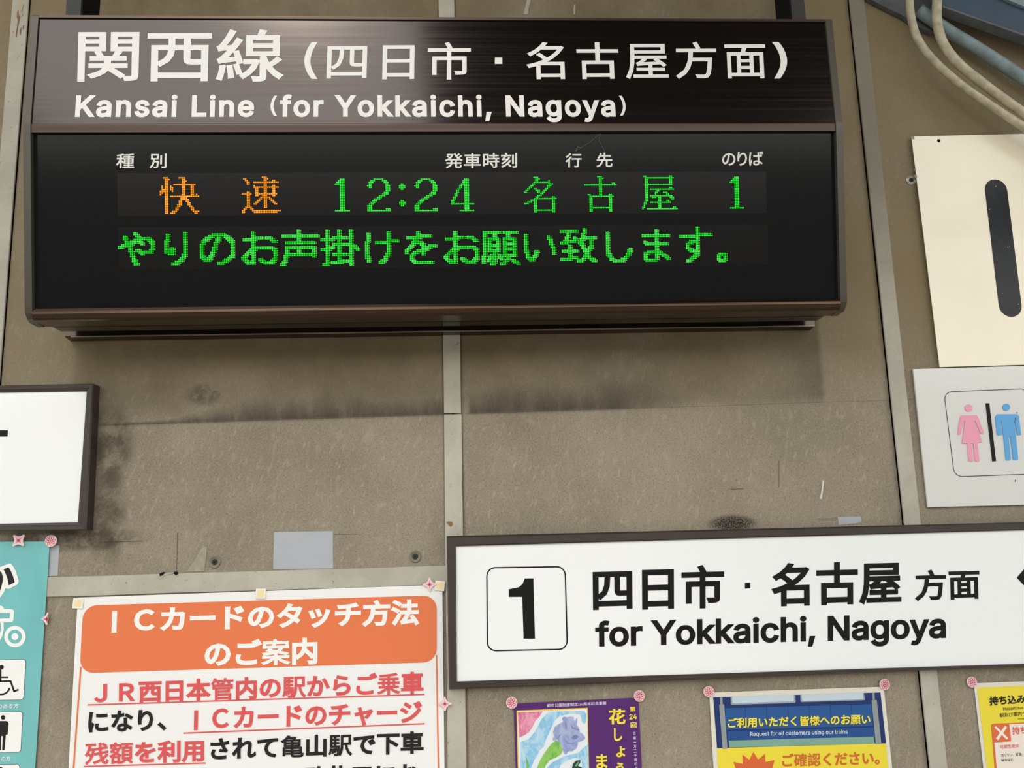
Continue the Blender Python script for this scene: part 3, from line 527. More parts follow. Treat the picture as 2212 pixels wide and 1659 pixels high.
# header panel (flat brushed face) with a thin top lip
MB().extr_x([(-HD + 0.004, zh), (-HD, zh), (-HD, zt - 0.011), (-HD + 0.004, zt - 0.011)], XL + 0.0135, XR - 0.0135).build('header_panel', M_BROWN, bd); header = C.objects[-1]
MB().extr_x([(-0.068, zt - 0.006), (-0.068, zt), (-HD + 0.004, zt), (-HD - 0.003, zt - 0.004), (-HD - 0.003, zt - 0.0095), (-HD + 0.004, zt - 0.0108)], XL + 0.0135, XR - 0.0135).build('top_rail', M_BAND, bd)
MB().extr_x([(-HD + 0.008, zh - 0.001), (-HD - 0.001, zh - 0.001), (-HD - 0.001, zh - 0.003), (-yb0 - 0.004, zb_ - 0.0005), (-yb0 + 0.012, zb_ - 0.0005)], XL + 0.0135, XR - 0.0135).build('middle_rail', M_BAND, bd)
# end caps: side plates with a front rim that follows the bend of the front
for x0, x1 in ((XL, XL + 0.0135), (XR - 0.0135, XR)):
    pr = [(-0.07, zt + 0.0005), (-HD + 0.004, zt + 0.0005), (-HD - 0.0035, zt - 0.006), (-HD - 0.0035, zh), (-yb0 - 0.0065, zb_), (-yb1 - 0.0065, z2 + 0.004), (-yb1 - 0.004, z2 - 0.008),
          (-yb1 + 0.006, z2 - 0.018), (-0.178, z2 - 0.0225), (-0.147, z2 - 0.0235), (-0.146, z2 - 0.012), (-0.07, z2 + 0.0)]
    MB().extr_x(pr, x0, x1).build('end_cap', M_CAP, bd)
# rounded lower rail
cx, cz, rr_ = -yb1 + 0.008, z2 - 0.0100, 0.0125
pr = [(-yb1 + 0.014, z2), (-yb1 - 0.002, z2), (-yb1 - 0.0045, z2 - 0.006)]
for i in range(9):
    a = math.radians(172 + i * 11); pr.append((cx + rr_ * math.cos(a) - 0.0003, cz + rr_ * math.sin(a)))
pr += [(-0.146, z2 - 0.0225), (-0.146, z2 - 0.010)]
o = MB().extr_x(pr, XL + 0.0135, XR - 0.0135).build('lower_rail', M_BAR, bd)
# narrower block and the mounting rail behind
MB().box(-0.8235, 0.7550, -0.102, -0.060, H + 0.4305, H + 0.47).build('rear_block', M_UNDER, bd)
MB().box(XL + 0.012, XR - 0.012, -0.1455, -0.1, H + 0.431, H + 0.46).build('bottom_plate', M_UNDER, bd)
mbx = MB(); mbx.extr_x([(0, H + 1.0), (-0.028, H + 1.0), (-0.028, H + 0.4285), (-0.0265, H + 0.4262), (0, H + 0.4235)], -0.8305, 0.7637)
mbx.build('mounting_rail', M_UNDER, bd)
MB().extr_x([(-0.0280, H + 0.428), (-0.0292, H + 0.428), (-0.0292, H + 0.4262), (-0.0280, H + 0.4255)], -0.818, 0.7630).build('rail_edge', mat('edge_highlight', (150, 140, 120), 0.4, metal=0.5), bd)  # lighter strip paints in the highlight along the rail's front edge
MB().box(XL + 0.03, XR - 0.03, -0.0705, -0.027, H + 0.452, H + 0.98).build('spacer', M_BLACK, bd)
# hanging straps
for xs in ((-0.788, -0.759, -0.7555), (0.7285, 0.6995, 0.6960)):
    a, b_, c_ = xs; mb = MB()
    mb.box(min(a, b_), max(a, b_), -0.203, -0.199, zt, 4.0); mb.build('hanger', M_STRAP, bd)
    MB().box(min(b_, c_), max(b_, c_), -0.203, -0.128, zt, 4.0).build('hanger_web', M_BLACK, bd)
# screen: inner black gasket, acrylic front, two LED strips
sv = Vector((0, -(yb0 - yb1), zb_ - z2)).normalized()
SP = Plane((0, -yb0 + 0.004, zb_), (1, 0, 0), sv)
tl = SP.px(85, 291); tr = SP.px(1800, 287); br = SP.px(1799, 655); bl = SP.px(86, 665)
Ls = (zb_ - z2) / sv.z
slab('gasket', SP.up(-0.001), [(XL + 0.0135, 0.0), (XR - 0.0135, 0.0), (XR - 0.0135, -Ls), (XL + 0.0135, -Ls)], 0.006, M_BLACK, bd)
screen = slab('screen', SP, [(XL + 0.0215, -0.002), (XR - 0.0205, -0.002), (XR - 0.0205, -Ls + 0.001), (XL + 0.0215, -Ls + 0.001)], 0.002, M_GLASS, bd)
PITCH = (SP.px(958.8, 500.8)[0] - SP.px(522.2, 502.1)[0]) / 120
# header lettering
HP = wallp(HD)
def hd(s, quad, wt=0.012, **k): text('lettering', HP, s, quad, wt, M_WHITE, header, split=True, **k)
hd('関西線', [(170, 64), (615, 63), (613, 177), (167, 177)], 0.014)
hd('(', [(658, 91), (687, 91), (686, 171), (657, 171)], 0.006)
hd('四日市', [(708, 92), (1017, 91), (1017, 172), (705, 173)], 0.009, track=1.08)
hd('名古屋方面', [(1135, 91), (1652, 90), (1656, 170), (1138, 172)], 0.009, track=1.08)
hd(')', [(1667, 91), (1699, 91), (1701, 170), (1672, 170)], 0.006)
printed('lettering', HP, [PX(HP, [(1069, 125), (1085, 125), (1085, 138.5), (1069, 138.5)])], M_WHITE, header, lift=0.0006)
hd('Kansai Line (for Yokkaichi, Nagoya)', [(165, 206), (1350, 206), (1353, 252), (162, 253)], 0.026, cap=True, extra=0.05, thinp=True)
# column headings on the screen
def lb(s, quad, **k): text('heading', SP, s, quad, 0.016, M_LABEL, screen, lift=0.0008, split=True, **k)
lb('種', [(252, 332), (291, 332), (290, 364), (251, 364)]); lb('別', [(324, 332), (360.5, 332), (360, 364), (323, 364)])
lb('発車時刻', [(961, 331), (1117, 330), (1117, 363), (961, 364)], track=1.03)
lb('行', [(1221, 331), (1256.5, 331), (1256, 362), (1221, 362)]); lb('先', [(1288, 330), (1323, 330), (1323, 362), (1288, 362)])
lb('のりば', [(1559, 327), (1648.5, 327), (1648.7, 358), (1560, 359)], track=0.85)
MODS = []
for q in ([(253, 374), (1655, 371), (1656, 461), (254, 467)], [(255, 491), (1658, 484), (1660, 574), (257, 583)]):
    MODS.append(slab('led_module', SP.up(0.0003), PX(SP, q), 0.001, M_LEDPLATE, bd))
# --- LED characters: rows of dots switched on
def rows(spec):
    """'3-5,9' lists per row -> set of (col, row)"""
    out = set()
    for r, line in enumerate(spec.split('|')):
        for part in line.split(','):
            if not part: continue
            a, _, b = part.partition('-')
            for c in range(int(a), int(b or a) + 1): out.add((c, r))
    return out
def strokes(lst, bw=2, bh=2):
    out = set()
    for st in lst:
        if len(st) == 1: st = st * 2
        for (x0, y0), (x1, y1) in zip(st, st[1:]):
            n = int(max(abs(x1 - x0), abs(y1 - y0)) * 2) + 1
            for i in range(n + 1):
                x = round(x0 + (x1 - x0) * i / n); y = round(y0 + (y1 - y0) * i / n)
                for a in range(bw):
                    for b in range(bh): out.add((x + a, y + b))
    return out
def line(lst, bw=2): return strokes(lst, bw, 1)
K = {}
K['快'] = rows('2-4,12-14|3-5,13-14|3-4,13-14,15|3-4,13-14|3-4,8-19,20|1,3-4,6,13-14,18-19|1,3-4,6-7,13-14,18-19|1-2,3-4,6-7,13-14,18-19|0-2,3-4,7,13-14,18-19|0-1,3-4,13-14,18-19|0,3-4,13-14,18-19,21|3-4,6-22') \
    | strokes([[(3, 12), (3, 21)]], 2, 1) | line([[(12, 12), (11, 15), (10, 17), (8, 20), (6, 21)], [(14, 12), (15, 14), (17, 17), (19, 20), (20, 21)]]) | {(11, 0), (22, 20), (21, 20)}
K['速'] = rows('12-14|1-2,13-15|2-3,13-14,18-19|3-4,7-21|3-4,13-14|7,13-14,18-19|8-9,10-20|8-9,13-14,18-19|8-9,13-14,18-19|3-4,8-9,13-14,18-19|0-5,8-20|3-4,8-9,12-14,18-19|3-4,11-16|3-4,10-11,13-14,16-17|3-4,9-10,13-14,17-18|3-4,8-9,13-14,18-19|3-4,7-8,13-14,19-20|3-4,13-14|2-5,13-14|1-2,5-6|0-1,6-22|0-1,7-20') | {(0, 10), (21, 6), (7, 6)}
K['1'] = rows('3-5|2-5|1-5|0-5|' + '|'.join(['3-5'] * 15) + '|0-8')
K['2'] = rows('4-9|2-4,9-11|1-3,10-12|1-2,11-12|0-2,11-13|1-2,11-13|11-13|11-13|10-12|9-12|7-10|6-8|4-7|3-5|2-4|1-3|0-2|0-2|0-2,11-13|0-13')
K[':'] = rows('|||1-2|0-3|0-3|1-2|||||||1-2|0-3|0-3|1-2')
K['4'] = rows('8-10|7-10|7-10|6-7,8-10|5-6,8-10|5-6,8-10|4-5,8-10|3-4,8-10|3-4,8-10|2-3,8-10|2-3,8-10|1-2,8-10|1-2,8-10|0-1,8-10|0-1,8-10|0-13|8-10|8-10|8-10|5-13')
K['名'] = rows('6-8|7-9|7-8,15|6-15|5-6,15-17|4-5,14-16|3-4,14-15|2-3,6-7,13-14|1-2,7-9,12-13|0-1,8-9,11-12|10-11|8-10|7-8,17-18|6-7,8-19|4-6,7,17-18|2-4,6-7,17-18|0-2,6-7,17-18|6-7,17-18|6-7,17-18|6-7,17-18|6-18|6-7,17-18')
K['古'] = rows('8-10|9-11|9-10|9-10|9-10,17-18|0-19|9-10|9-10|9-10|9-10|9-10|2-3,9-10,15-16|3-17|3-4,15-16|3-4,15-16|3-4,15-16|3-4,15-16|3-4,15-16|3-4,15-16|3-16|3-4,15-16|3-4,15-16')
K['屋'] = rows('1-2,17-18|2-19|2-3,17-18|2-3,17-18|2-3,17-18|2-18|2-3|2-3,17-18|2-3,5-19|2-3,9-10|2-3,8-9,13-15|2-3,8,15-16|2-3,5-18|2-3,6-8,10-11,17-19|2-3,10-11,18-19|2-3,10-11,15-16|1-2,5-17|1-2,10-11|1,10-11|0-1,10-11,19-20|0,3-21')
K['や'] = strokes([[(0, 8.2), (2, 7.3), (5, 6.2), (9, 4.7), (12, 3.2), (16, 3), (18, 4), (19, 5.5), (19, 9), (17.5, 11), (13, 11.5), (10.5, 10)], [(9, 0), (11, 2)], [(3, 2), (4, 4), (5, 6.5), (6, 9), (7, 12), (8, 15.5), (9.6, 18.2)], [(12, 5), (13, 6)]])
K['り'] = strokes([[(11, 0), (11, 12.5), (10, 13.6), (8.3, 16), (6, 17.5), (4.3, 17.8)], [(1, 1), (1, 3.6), (0, 5), (0, 10.5), (2, 12), (4, 12), (4, 9)], [(3, 9), (3, 11)]])
K['の'] = strokes([[(10, 2), (9, 4), (8.2, 5), (8, 7), (7, 9.3), (6, 11.5), (5, 13.5), (3, 15.2), (2, 15), (1, 13.6), (0, 12.5), (0, 6), (1.3, 3.8), (3, 2.5), (5.3, 1.2), (7, 0), (13, 0), (15.3, 1.5), (17.3, 3.5), (18.3, 5.8), (18.5, 11), (17.3, 13), (15.3, 14.8), (13, 16.3), (10.4, 17.2)]])
K['お'] = strokes([[(1, 4), (7, 4), (8, 3), (11, 3)], [(6, 0), (6, 18)], [(9, 9), (16.8, 9), (18.6, 10.2), (19, 11), (19, 15.5), (17.3, 17.3), (16, 18), (13.5, 18), (11.5, 16.8), (10, 15.8)], [(9, 9), (6, 10), (4, 11), (2, 13), (0, 15), (1.7, 16.8), (4, 18), (6, 18)], [(14, 3), (16, 3), (18, 5), (19, 5)]])
K['声'] = strokes([[(11, 0), (11, 5)], [(2, 3), (22, 3)], [(4, 7), (20, 7)], [(4, 10), (20, 10), (20, 15)], [(4, 14), (20, 14)], [(11, 10), (11, 14)], [(4, 10), (4, 14), (3, 16), (3, 18), (1, 20), (2, 20)]])
K['掛'] = strokes([[(3, 0), (3, 20), (1, 20)], [(0, 5), (6, 5)], [(0, 11), (3, 11), (5, 10), (6, 10)], [(10, 0), (10, 9)], [(7, 4), (14, 4)], [(7, 8), (15, 8)], [(10, 11), (10, 19)], [(7, 14), (14, 14)], [(6, 19), (11, 19), (12, 18), (15, 18)], [(17, 0), (17, 20)], [(19, 9), (21, 11)]])
K['け'] = strokes([[(1, 1), (1, 5), (0, 6), (0, 14), (1, 16), (1, 17)], [(6, 6), (12, 6), (13, 5), (18, 5)], [(13, 0), (13, 12), (12, 14), (10, 17), (8, 18)]])
K['を'] = strokes([[(2, 3), (9, 3), (10, 2), (15, 2)], [(8, 0), (8, 3), (6, 5), (5, 7), (3, 9), (1, 11), (1, 12)], [(6, 6), (10, 6), (11, 8), (11, 13)], [(18, 8), (16, 8), (14, 9), (12, 10), (9, 11), (6, 12), (4, 14), (4, 16), (6, 18), (16, 18)]])
K['願'] = strokes([[(0, 0), (9, 0)], [(0, 0), (0, 14), (-1, 15), (-1, 18)], [(6, 2), (6, 3)], [(3, 4), (8, 4), (8, 11), (3, 11), (3, 4)], [(3, 7.6), (8, 7.6)], [(6, 13), (6, 18), (4, 19)], [(4, 14), (3, 16), (2, 17)], [(9, 14), (10, 16)], [(12, 0), (19, 0)], [(14, 2), (14, 3)], [(12, 4), (18, 4), (18, 14), (12, 14), (12, 4)], [(12, 7.4), (18, 7.4)], [(12, 10.4), (18, 10.4)], [(14, 16), (13, 17), (11, 19), (10, 19)], [(17, 17), (20, 19)]])
K['い'] = strokes([[(0, 0), (0, 9), (1, 11), (1, 13), (2.5, 14.5), (3.5, 15), (5, 13), (6.5, 10.5), (7, 10)], [(14, 1), (15, 4), (16, 7), (17, 8), (17, 11)]])
K['致'] = strokes([[(0, 1), (9, 1)], [(4, 3), (3, 6), (2, 7)], [(0, 8), (3, 8), (4, 7), (8, 7)], [(8, 5), (9, 6)], [(5, 10), (5, 17)], [(1, 13), (9, 13)], [(0, 18), (5, 18), (6, 17), (9, 17)], [(14, 0), (13, 5), (12, 7), (11, 8)], [(13, 5), (20, 5)], [(12, 8), (13, 10), (14, 13), (16, 16), (18, 18), (20, 19)], [(18, 7), (18, 10), (17, 12), (15, 15), (14, 17), (12, 19), (10, 19)]])
K['し'] = strokes([[(0, 0), (0, 12), (1, 14), (2, 15.6), (4, 17), (8, 17), (10, 16), (12, 14), (13, 12), (14, 10)]])
K['ま'] = strokes([[(8, 0), (8, 17)], [(0, 3), (15, 3)], [(1, 7), (2, 8), (14, 8)], [(8, 13), (3, 13), (1, 14.5), (1, 17), (2, 18), (7, 18), (8, 17)], [(9, 13), (11, 14), (14, 16), (15, 17)]])
K['す'] = strokes([[(10, 0), (10, 15), (9, 17), (7, 18), (5, 20), (4, 20)], [(0, 5), (9, 5), (10, 4), (18, 4)], [(9, 8), (7, 8), (5, 9), (4, 10), (4, 12), (5, 13), (7, 14), (9, 14)]])
K['。'] = strokes([[(1, 0), (4, 0)], [(0, 1), (0, 4)], [(4, 1), (4, 4)], [(1, 4), (3, 4)]], 2, 1) | rows('1-4|0-5|0-1,4-5|0-1,4-5|0-5|1-4')
def led(ch, px, py, row2=False, orange=False):
    u0, v0 = SP.px(px, py); cols_ = K[ch]; base = 1 if row2 else 0
    mb = MB(); p = PITCH; lift = 0.0012
    for (c, r) in sorted(cols_):
        c0 = SP.at((u0 + c * p, v0 - r * p), lift)
        big = circ((0, 0), 0.55 * p, 8, a0=0.39); sm = circ((0, 0), 0.25 * p, 6)
        mb.add([c0 + SP.u * a + SP.v * b for a, b in big], [tuple(range(8))], 0)
        mb.add([c0 + SP.n * 0.0002 + SP.u * a + SP.v * (b + a * -0.5) for a, b in sm], [tuple(range(6))], 1)
    if row2:
        for (c, r) in sorted(cols_):
            if (c + 1, r) not in cols_:
                c0 = SP.at((u0 + (c + 1) * p, v0 - (r + 0.12) * p), lift)
                big = circ((0, 0), 0.34 * p, 6); sm = circ((0, 0), 0.20 * p, 6); ye = random.random() < 0.5
                mb.add([c0 + SP.u * a + SP.v * b for a, b in big], [tuple(range(6))], 0)
                mb.add([c0 + SP.n * 0.0002 + SP.u * a + SP.v * b for a, b in sm], [tuple(range(6))], 2 if ye else 1)
    mb.build('led_character', None, MODS[base], mats=[M_O1, M_O2, M_Y2] if orange else [M_G1, M_G2, M_Y2])
for ch, x, y in (('快', 346.8, 384.7), ('速', 523.4, 383.3)): led(ch, x, y, orange=True)
for ch, x, y in (('1', 724.5, 387.4), ('2', 794.1, 387.4), (':', 863, 387.4), ('2', 896.2, 387.4), ('4', 975.3, 387.4), ('名', 1132.4, 383.6), ('古', 1263, 382.2), ('屋', 1387, 381.1), ('1', 1576.5, 383.1)): led(ch, x, y)
for ch, x, y in (('や', 256.4, 503.7), ('り', 356.5, 503.2), ('の', 433.3, 506.2), ('お', 522.2, 502.1), ('声', 602.3, 498), ('掛', 693.5, 498), ('け', 789.5, 501.3), ('を', 871.7, 501.3), ('お', 958.8, 500.8), ('願', 1044.3, 500.8),
                 ('い', 1133, 507), ('致', 1210.3, 495.1), ('し', 1309.5, 502.1), ('ま', 1386.9, 497.2), ('す', 1468.2, 491.8), ('。', 1549.5, 547.7)): led(ch, x, y, row2=True)
# cobweb hanging from the middle rail in front of the screen
M_WEB = mat('dusty_thread', (120, 112, 100), 0.9)
for k_, pts in enumerate(([(1296, 290), (1285, 300), (1272, 310), (1252, 322), (1243, 328)], [(1296, 290), (1293, 305), (1300, 318), (1306, 330)], [(1243, 328), (1248, 318), (1256, 322)])):
    tube('cobweb', [SP.at(SP.px(*q), 0.004) for q in pts], 0.00025 if k_ < 2 else 0.0005, M_WEB, bd, seg=5)

# ================================================================== PLATFORM SIGN "1"
M_FRAME = mat('dark_brown_frame', (54, 44, 38), 0.45, noise=0.12, nscale=25)
M_FACE = mat('sign_face_white', (245, 246, 245), 0.28, coat=0.2)
M_INK = mat('black_ink', (16, 16, 16), 0.45, spec=0.2)
def ext(a, b, x): t = (x - a[0]) / (b[0] - a[0]); return (x, a[1] + (b[1] - a[1]) * t)
ps = thing('platform_sign', 'long white platform sign in dark frame with a boxed number 1', 'sign', (0.6, -0.0, H - 0.15))
d = 0.032; SPp = wallp(d); Fp = wallp(d - 0.006)
X9 = 2460
outer = [SPp.px(*q) for q in ((965, 1158), ext((965, 1158), (2212, 1128), X9), ext((968, 1490), (2212, 1440), X9), (969.5, 1490))]
X8 = 2440
inner = [SPp.px(*q) for q in ((985, 1180), ext((985, 1180), (2212, 1145), X8), ext((985, 1473), (2212, 1434.5), X8), (987, 1473))]
prof_f = [(0, -d + 0.0005), (0, -0.004), (0.18, 0), (0.86, 0), (1.0, -0.002), (1.0, -0.007), (0.3, -0.007), (0.3, -d + 0.0005)]
frame_ring('f', SPp, outer, inner, prof_f, M_FRAME, ps)
fo = [Vector(a).lerp(Vector(b), 0.9) for a, b in zip(outer, inner)]
face = slab('face', Fp, [tuple(p) for p in fo], 0.004, M_FACE, ps)
slab('back_box', wallp(d - 0.011), [tuple(Vector(a).lerp(Vector(b), 0.35)) for a, b in zip(outer, inner)], d - 0.012, M_BLACK, ps)
def s1(s, quad, wt, **k): text('lettering', Fp, s, quad, wt, M_INK, face, split=True, **k)
s1('四日市', [(1280, 1226), (1564, 1219), (1564, 1313), (1281, 1321)], 0.026)
printed('lettering', Fp, [PX(Fp, [(1609, 1259), (1621, 1258.5), (1621, 1271), (1609, 1271.5)])], M_INK, face)
s1('名古屋', [(1665, 1217), (1947, 1210), (1947, 1304), (1666, 1312)], 0.026)
s1('方面', [(1975, 1231), (2115, 1228), (2117, 1294), (1976, 1299)], 0.022)
s1('for Yokkaichi, Nagoya', [(1285.5, 1343), (2043, 1324), (2043, 1378), (1286, 1397)], 0.024, cap=True)
bx = PX(Fp, [(1050, 1225), (1222, 1222.5), (1227, 1404), (1051.5, 1407.5)])
o1 = rr(bx, 0.0185, 8); printed('number_box', Fp, [o1, inset(o1, 0.0027)], M_INK, face)
oneP = [(442, 513), (505, 500), (530, 480), (545, 443), (600, 443), (610, 830), (537, 830), (528, 562), (442, 562)]
printed('lettering', Fp, [PX(Fp, oneP, (950, 1100), 2.967)], M_INK, face, label='large bold black number 1')
printed('arrow', Fp, [PX(Fp, [(2196, 1248), (2237, 1200), (2264, 1199), (2232, 1237), (2340, 1233), (2340, 1254), (2232, 1258), (2268, 1294), (2240, 1295)])], M_INK, face)

# ================================================================== LEFT SIGN
ls = thing('station_sign', 'white sign in dark brown frame at the left edge, cut by the photo', 'sign', (-1.1, 0, H + 0.18))
d = 0.034; SL = wallp(d); FL = wallp(d - 0.005)
outer = [SL.px(*q) for q in ((-240, 836), (201, 828.5), (185.5, 1145), (-240, 1149))]
inner = [SL.px(*q) for q in ((-222, 851), (186, 844.6), (166.5, 1128), (-222, 1136))]
frame_ring('f', SL, outer, inner, prof_f and [(0, -d + 0.0005), (0, -0.003), (0.12, 0), (0.6, -0.0005), (0.66, -0.002), (1.0, -0.003), (1.0, -0.007), (0.3, -0.007), (0.3, -d + 0.0005)], M_FRAME, ls)
lface = slab('face', FL, [tuple(Vector(a).lerp(Vector(b), 0.9)) for a, b in zip(outer, inner)], 0.004, M_FACE, ls)
slab('back_box', wallp(d - 0.011), [tuple(Vector(a).lerp(Vector(b), 0.35)) for a, b in zip(outer, inner)], d - 0.012, M_BLACK, ls)
printed('lettering', FL, [PX(FL, [(-40, 930), (17.2, 929.3), (16.6, 943), (-40, 943.5)])], M_INK, lface)

# ================================================================== CREAM PANEL WITH BLACK BAR
M_CREAM = mat('cream_painted_steel', (250, 241, 216), 0.3, coat=0.25, noise=0.03, nscale=5)
cp = thing('cream_sign', 'cream painted metal sign with a thick black vertical bar', 'sign', (1.2, 0, H + 0.6))
CPp = wallp(0.010)
qc = [CPp.px(*q) for q in ((1969, 295), ext((1969, 295), (2212, 289), 2400), ext((2030, 793), (2212, 788), 2440), (2030, 793))]
hole = CPp.px(2028, 304)
# plate with its mounting hole and turned-back edges
v, f = tri_fill([qc, circ(hole, 0.0042, 12)])
mb = MB(); mb.add([CPp.at(p) for p in v], f); mb.add([CPp.at(p) for p in qc] + [CPp.at(p, -0.0018) for p in qc], [(i, i + 4, (i + 1) % 4 + 4, (i + 1) % 4) for i in range(4)])
mb.add([CPp.at(p) for p in circ(hole, 0.0042, 12)] + [CPp.at(p, -0.0015) for p in circ(hole, 0.0042, 12)], [(i, i + 12, (i + 1) % 12 + 12, (i + 1) % 12) for i in range(12)])
cplate = mb.build('plate', M_CREAM, cp)
slab('mounting_bracket', wallp(0.008), PX(wallp(0.008), [(2018, 300), (2042, 300), (2066, 780), (2042, 780)]), 0.0075, M_BLACK, cp)
M_GLOSSB = mat('glossy_black_vinyl', (17, 19, 24), 0.18, spec=0.22, noise=0.3, nscale=60)
def capsule(a, b, r0, r1, n=10):
    a, b = Vector(a), Vector(b); dd = (b - a).normalized(); an = math.atan2(dd.y, dd.x); out = []
    for i in range(n + 1): t = an + math.pi / 2 + math.pi * i / n; out.append((a.x + r0 * math.cos(t), a.y + r0 * math.sin(t)))
    for i in range(n + 1): t = an - math.pi / 2 + math.pi * i / n; out.append((b.x + r1 * math.cos(t), b.y + r1 * math.sin(t)))
    return out
a_, b_ = CPp.px(2151.5, 411), CPp.px(2182, 660)
printed('black_bar', CPp, [capsule(a_, b_, 0.0265, 0.0265)], M_GLOSSB, cplate)
M_CHIP = mat('paint_chip', (150, 146, 128), 0.8)
for x, y, s_ in ((1972.5, 298, 3.5), (1977, 367, 2.3), (1978, 381, 3.6)):
    c = CPp.px(x, y); printed('paint_chip', CPp, [circ(c, s_ / 1022, 8, s_ * 1.2 / 1022)], M_CHIP, cplate)
M_SPOT = mat('pale_speck', (205, 205, 200), 0.6)
for x, y in ((2150.5, 403), (2137, 452.5), (2136, 473), (2177, 534.5), (2180.5, 532), (2165, 633), (2199, 657)):
    printed('speck', CPp.up(0.0005), [circ(CPp.px(x, y), 0.0011, 6)], M_SPOT, cplate)

# ================================================================== TOILET SIGN
M_ACRYL = mat('milky_acrylic', (222, 221, 216), 0.25, coat=0.2)
ts = thing('toilet_sign', 'grey-white acrylic toilet sign with pink woman and blue man', 'sign', (1.1, 0, H + 0.18))
TP = wallp(0.008)
tplate = slab('plate', TP, [TP.px(*q) for q in ((1973, 797), ext((1973, 797), (2212, 790), 2400), ext((2005, 1096), (2212, 1091), 2440), (2005, 1096))], 0.005, M_ACRYL, ts, bev=0.0008)
slab('spacer', wallp(0.003), PX(wallp(0.003), [(2030, 830), (2200, 825), (2220, 1060), (2055, 1065)]), 0.0028, M_BLACK, ts)
M_THIN = mat('thin_black_line', (45, 42, 44), 0.5)
o1 = rr(PX(TP, [(2038, 846), (2222, 838.5), (2243, 1024.5), (2061, 1031)]), 0.019, 8)
printed('outline', TP, [o1, inset(o1, 0.0016)], M_THIN, tplate)
M_PINK = mat('pink_plastic', (238, 158, 182), 0.35); M_BLUE = mat('sky_blue_plastic', (88, 165, 222), 0.35)
wo = [(480, 592), (640, 588), (660, 605), (725, 775), (718, 790), (692, 790), (630, 650), (621, 650), (711, 884), (655, 888), (677, 1080), (667, 1092), (640, 1092), (630, 1080), (610, 895), (585, 895), (607, 1080), (597, 1092), (572, 1090), (562, 1078), (545, 897), (488, 895), (522, 650), (512, 648), (468, 800), (440, 795), (470, 610)]
TO = (1980, 780); TS = 5.026
w_ = printed('woman_figure', TP, [PX(TP, wo, TO, TS), PX(TP, circ((560, 511), 39, 24), TO, TS)], M_PINK, tplate, thick=0.0018)
mo = [(870, 580), (1085, 577), (1105, 600), (1128, 800), (1090, 803), (1060, 645), (1052, 650), (1072, 820), (1096, 1062), (1085, 1075), (1055, 1074), (1043, 1062), (1014, 826), (1003, 817), (993, 826), (1017, 1064), (1005, 1077), (975, 1077), (964, 1064), (938, 810), (918, 650), (906, 652), (922, 800), (885, 808), (868, 795), (850, 610)]
printed('man_figure', TP, [PX(TP, mo, TO, TS), PX(TP, circ((970, 502), 39, 24), TO, TS)], M_BLUE, tplate, thick=0.0018)
printed('divider', TP, [PX(TP, [(747, 460), (785, 458), (858, 1088), (820, 1090)], TO, TS)], M_INK, tplate, thick=0.0012)
M_RUST = mat('dark_mark', (70, 45, 48), 0.8)
for x, y, s_ in ((1082, 563, 4), (1068, 630, 8), (1067, 1300, 8)):
    printed('mark', TP.up(0.002), [PX(TP, [(x - 5, y - s_ * 1.6), (x + 5, y - s_ * 1.6), (x + 3, y + s_ * 1.6), (x - 7, y + s_ * 1.6)], TO, TS)], M_RUST, tplate)

# ================================================================== CONDUITS, PIPE, BEAM
M_COND = mat('beige_painted_conduit', (186, 177, 150), 0.45, noise=0.22, nscale=60, bump=0.3, bscale=120)
M_BPIPE = mat('blue_grey_painted_pipe', (128, 146, 150), 0.5, noise=0.22, nscale=35, bump=0.3, bscale=90)
M_BEAM = mat('dark_blue_painted_steel', (44, 66, 86), 0.5, noise=0.12, nscale=12)
M_BEAMG = mat('dusty_blue_grey_paint', (92, 96, 98), 0.7, noise=0.3, nscale=30, bump=0.3, bscale=90)
PO = (1860, 0); PS = 5.185
def pipe(name, pts, dep, r, m_, label, cat, grp=None, sub=6):
    pl = wallp(dep); P = [pl.at(pl.px(PO[0] + x / PS, PO[1] + y / PS)) for x, y in pts]
    o = tube(name, spline(P, sub), r, m_, seg=16); return tag(o, label, cat, grp)
pipe('conduit', [(560, -900), (548, -300), (545, 0), (560, 180), (610, 380), (705, 550), (835, 700), (1005, 855), (1200, 1010), (1500, 1212), (1825, 1425), (2700, 2010)], 0.056, 0.0090, M_COND, 'thinner beige painted conduit, the lower left one of the curved pair', 'pipe', 'bent conduits at the top right')
pipe('conduit', [(880, -900), (858, -300), (852, 0), (848, 190), (885, 400), (970, 570), (1110, 730), (1300, 885), (1550, 1075), (1825, 1270), (2700, 1880)], 0.061, 0.0107, M_COND, 'thicker beige painted conduit, the upper right one of the curved pair', 'pipe', 'bent conduits at the top right')
bp_ = pipe('brace_pipe', [(640, 110), (960, 335), (1250, 510), (1550, 700), (1825, 880), (2700, 1450)], 0.031, 0.0145, M_BPIPE, 'straight blue-grey painted pipe sloping behind the beige conduits', 'pipe')
rf = thing('roof_beam', 'dark blue steel roof beam sloping down at the top right corner', 'beam', (1.2, -0.1, H + 1.1))
BP = wallp(0.060)
slab('web', BP, PX(BP, [(898, -600), (898, 69), (905, 72), (1825, 395), (2600, 670), (2600, -600)], PO, PS), 0.012, M_BEAM, rf)
mb = MB(); F0 = PX(BP, [(898, 77), (905, 80), (1825, 405), (2600, 680)], PO, PS)
for a, b in zip(F0, F0[1:]):
    lo = Vector((0, -0.0048)); A, B = Vector(a), Vector(b)
    mb.prism([BP.at(A, 0.006), BP.at(B, 0.006), BP.at(B + lo, 0.006), BP.at(A + lo, 0.006)], [BP.at(A, -0.022), BP.at(B, -0.022), BP.at(B + lo, -0.022), BP.at(A + lo, -0.022)])
mb.build('lower_flange', M_BEAMG, rf)
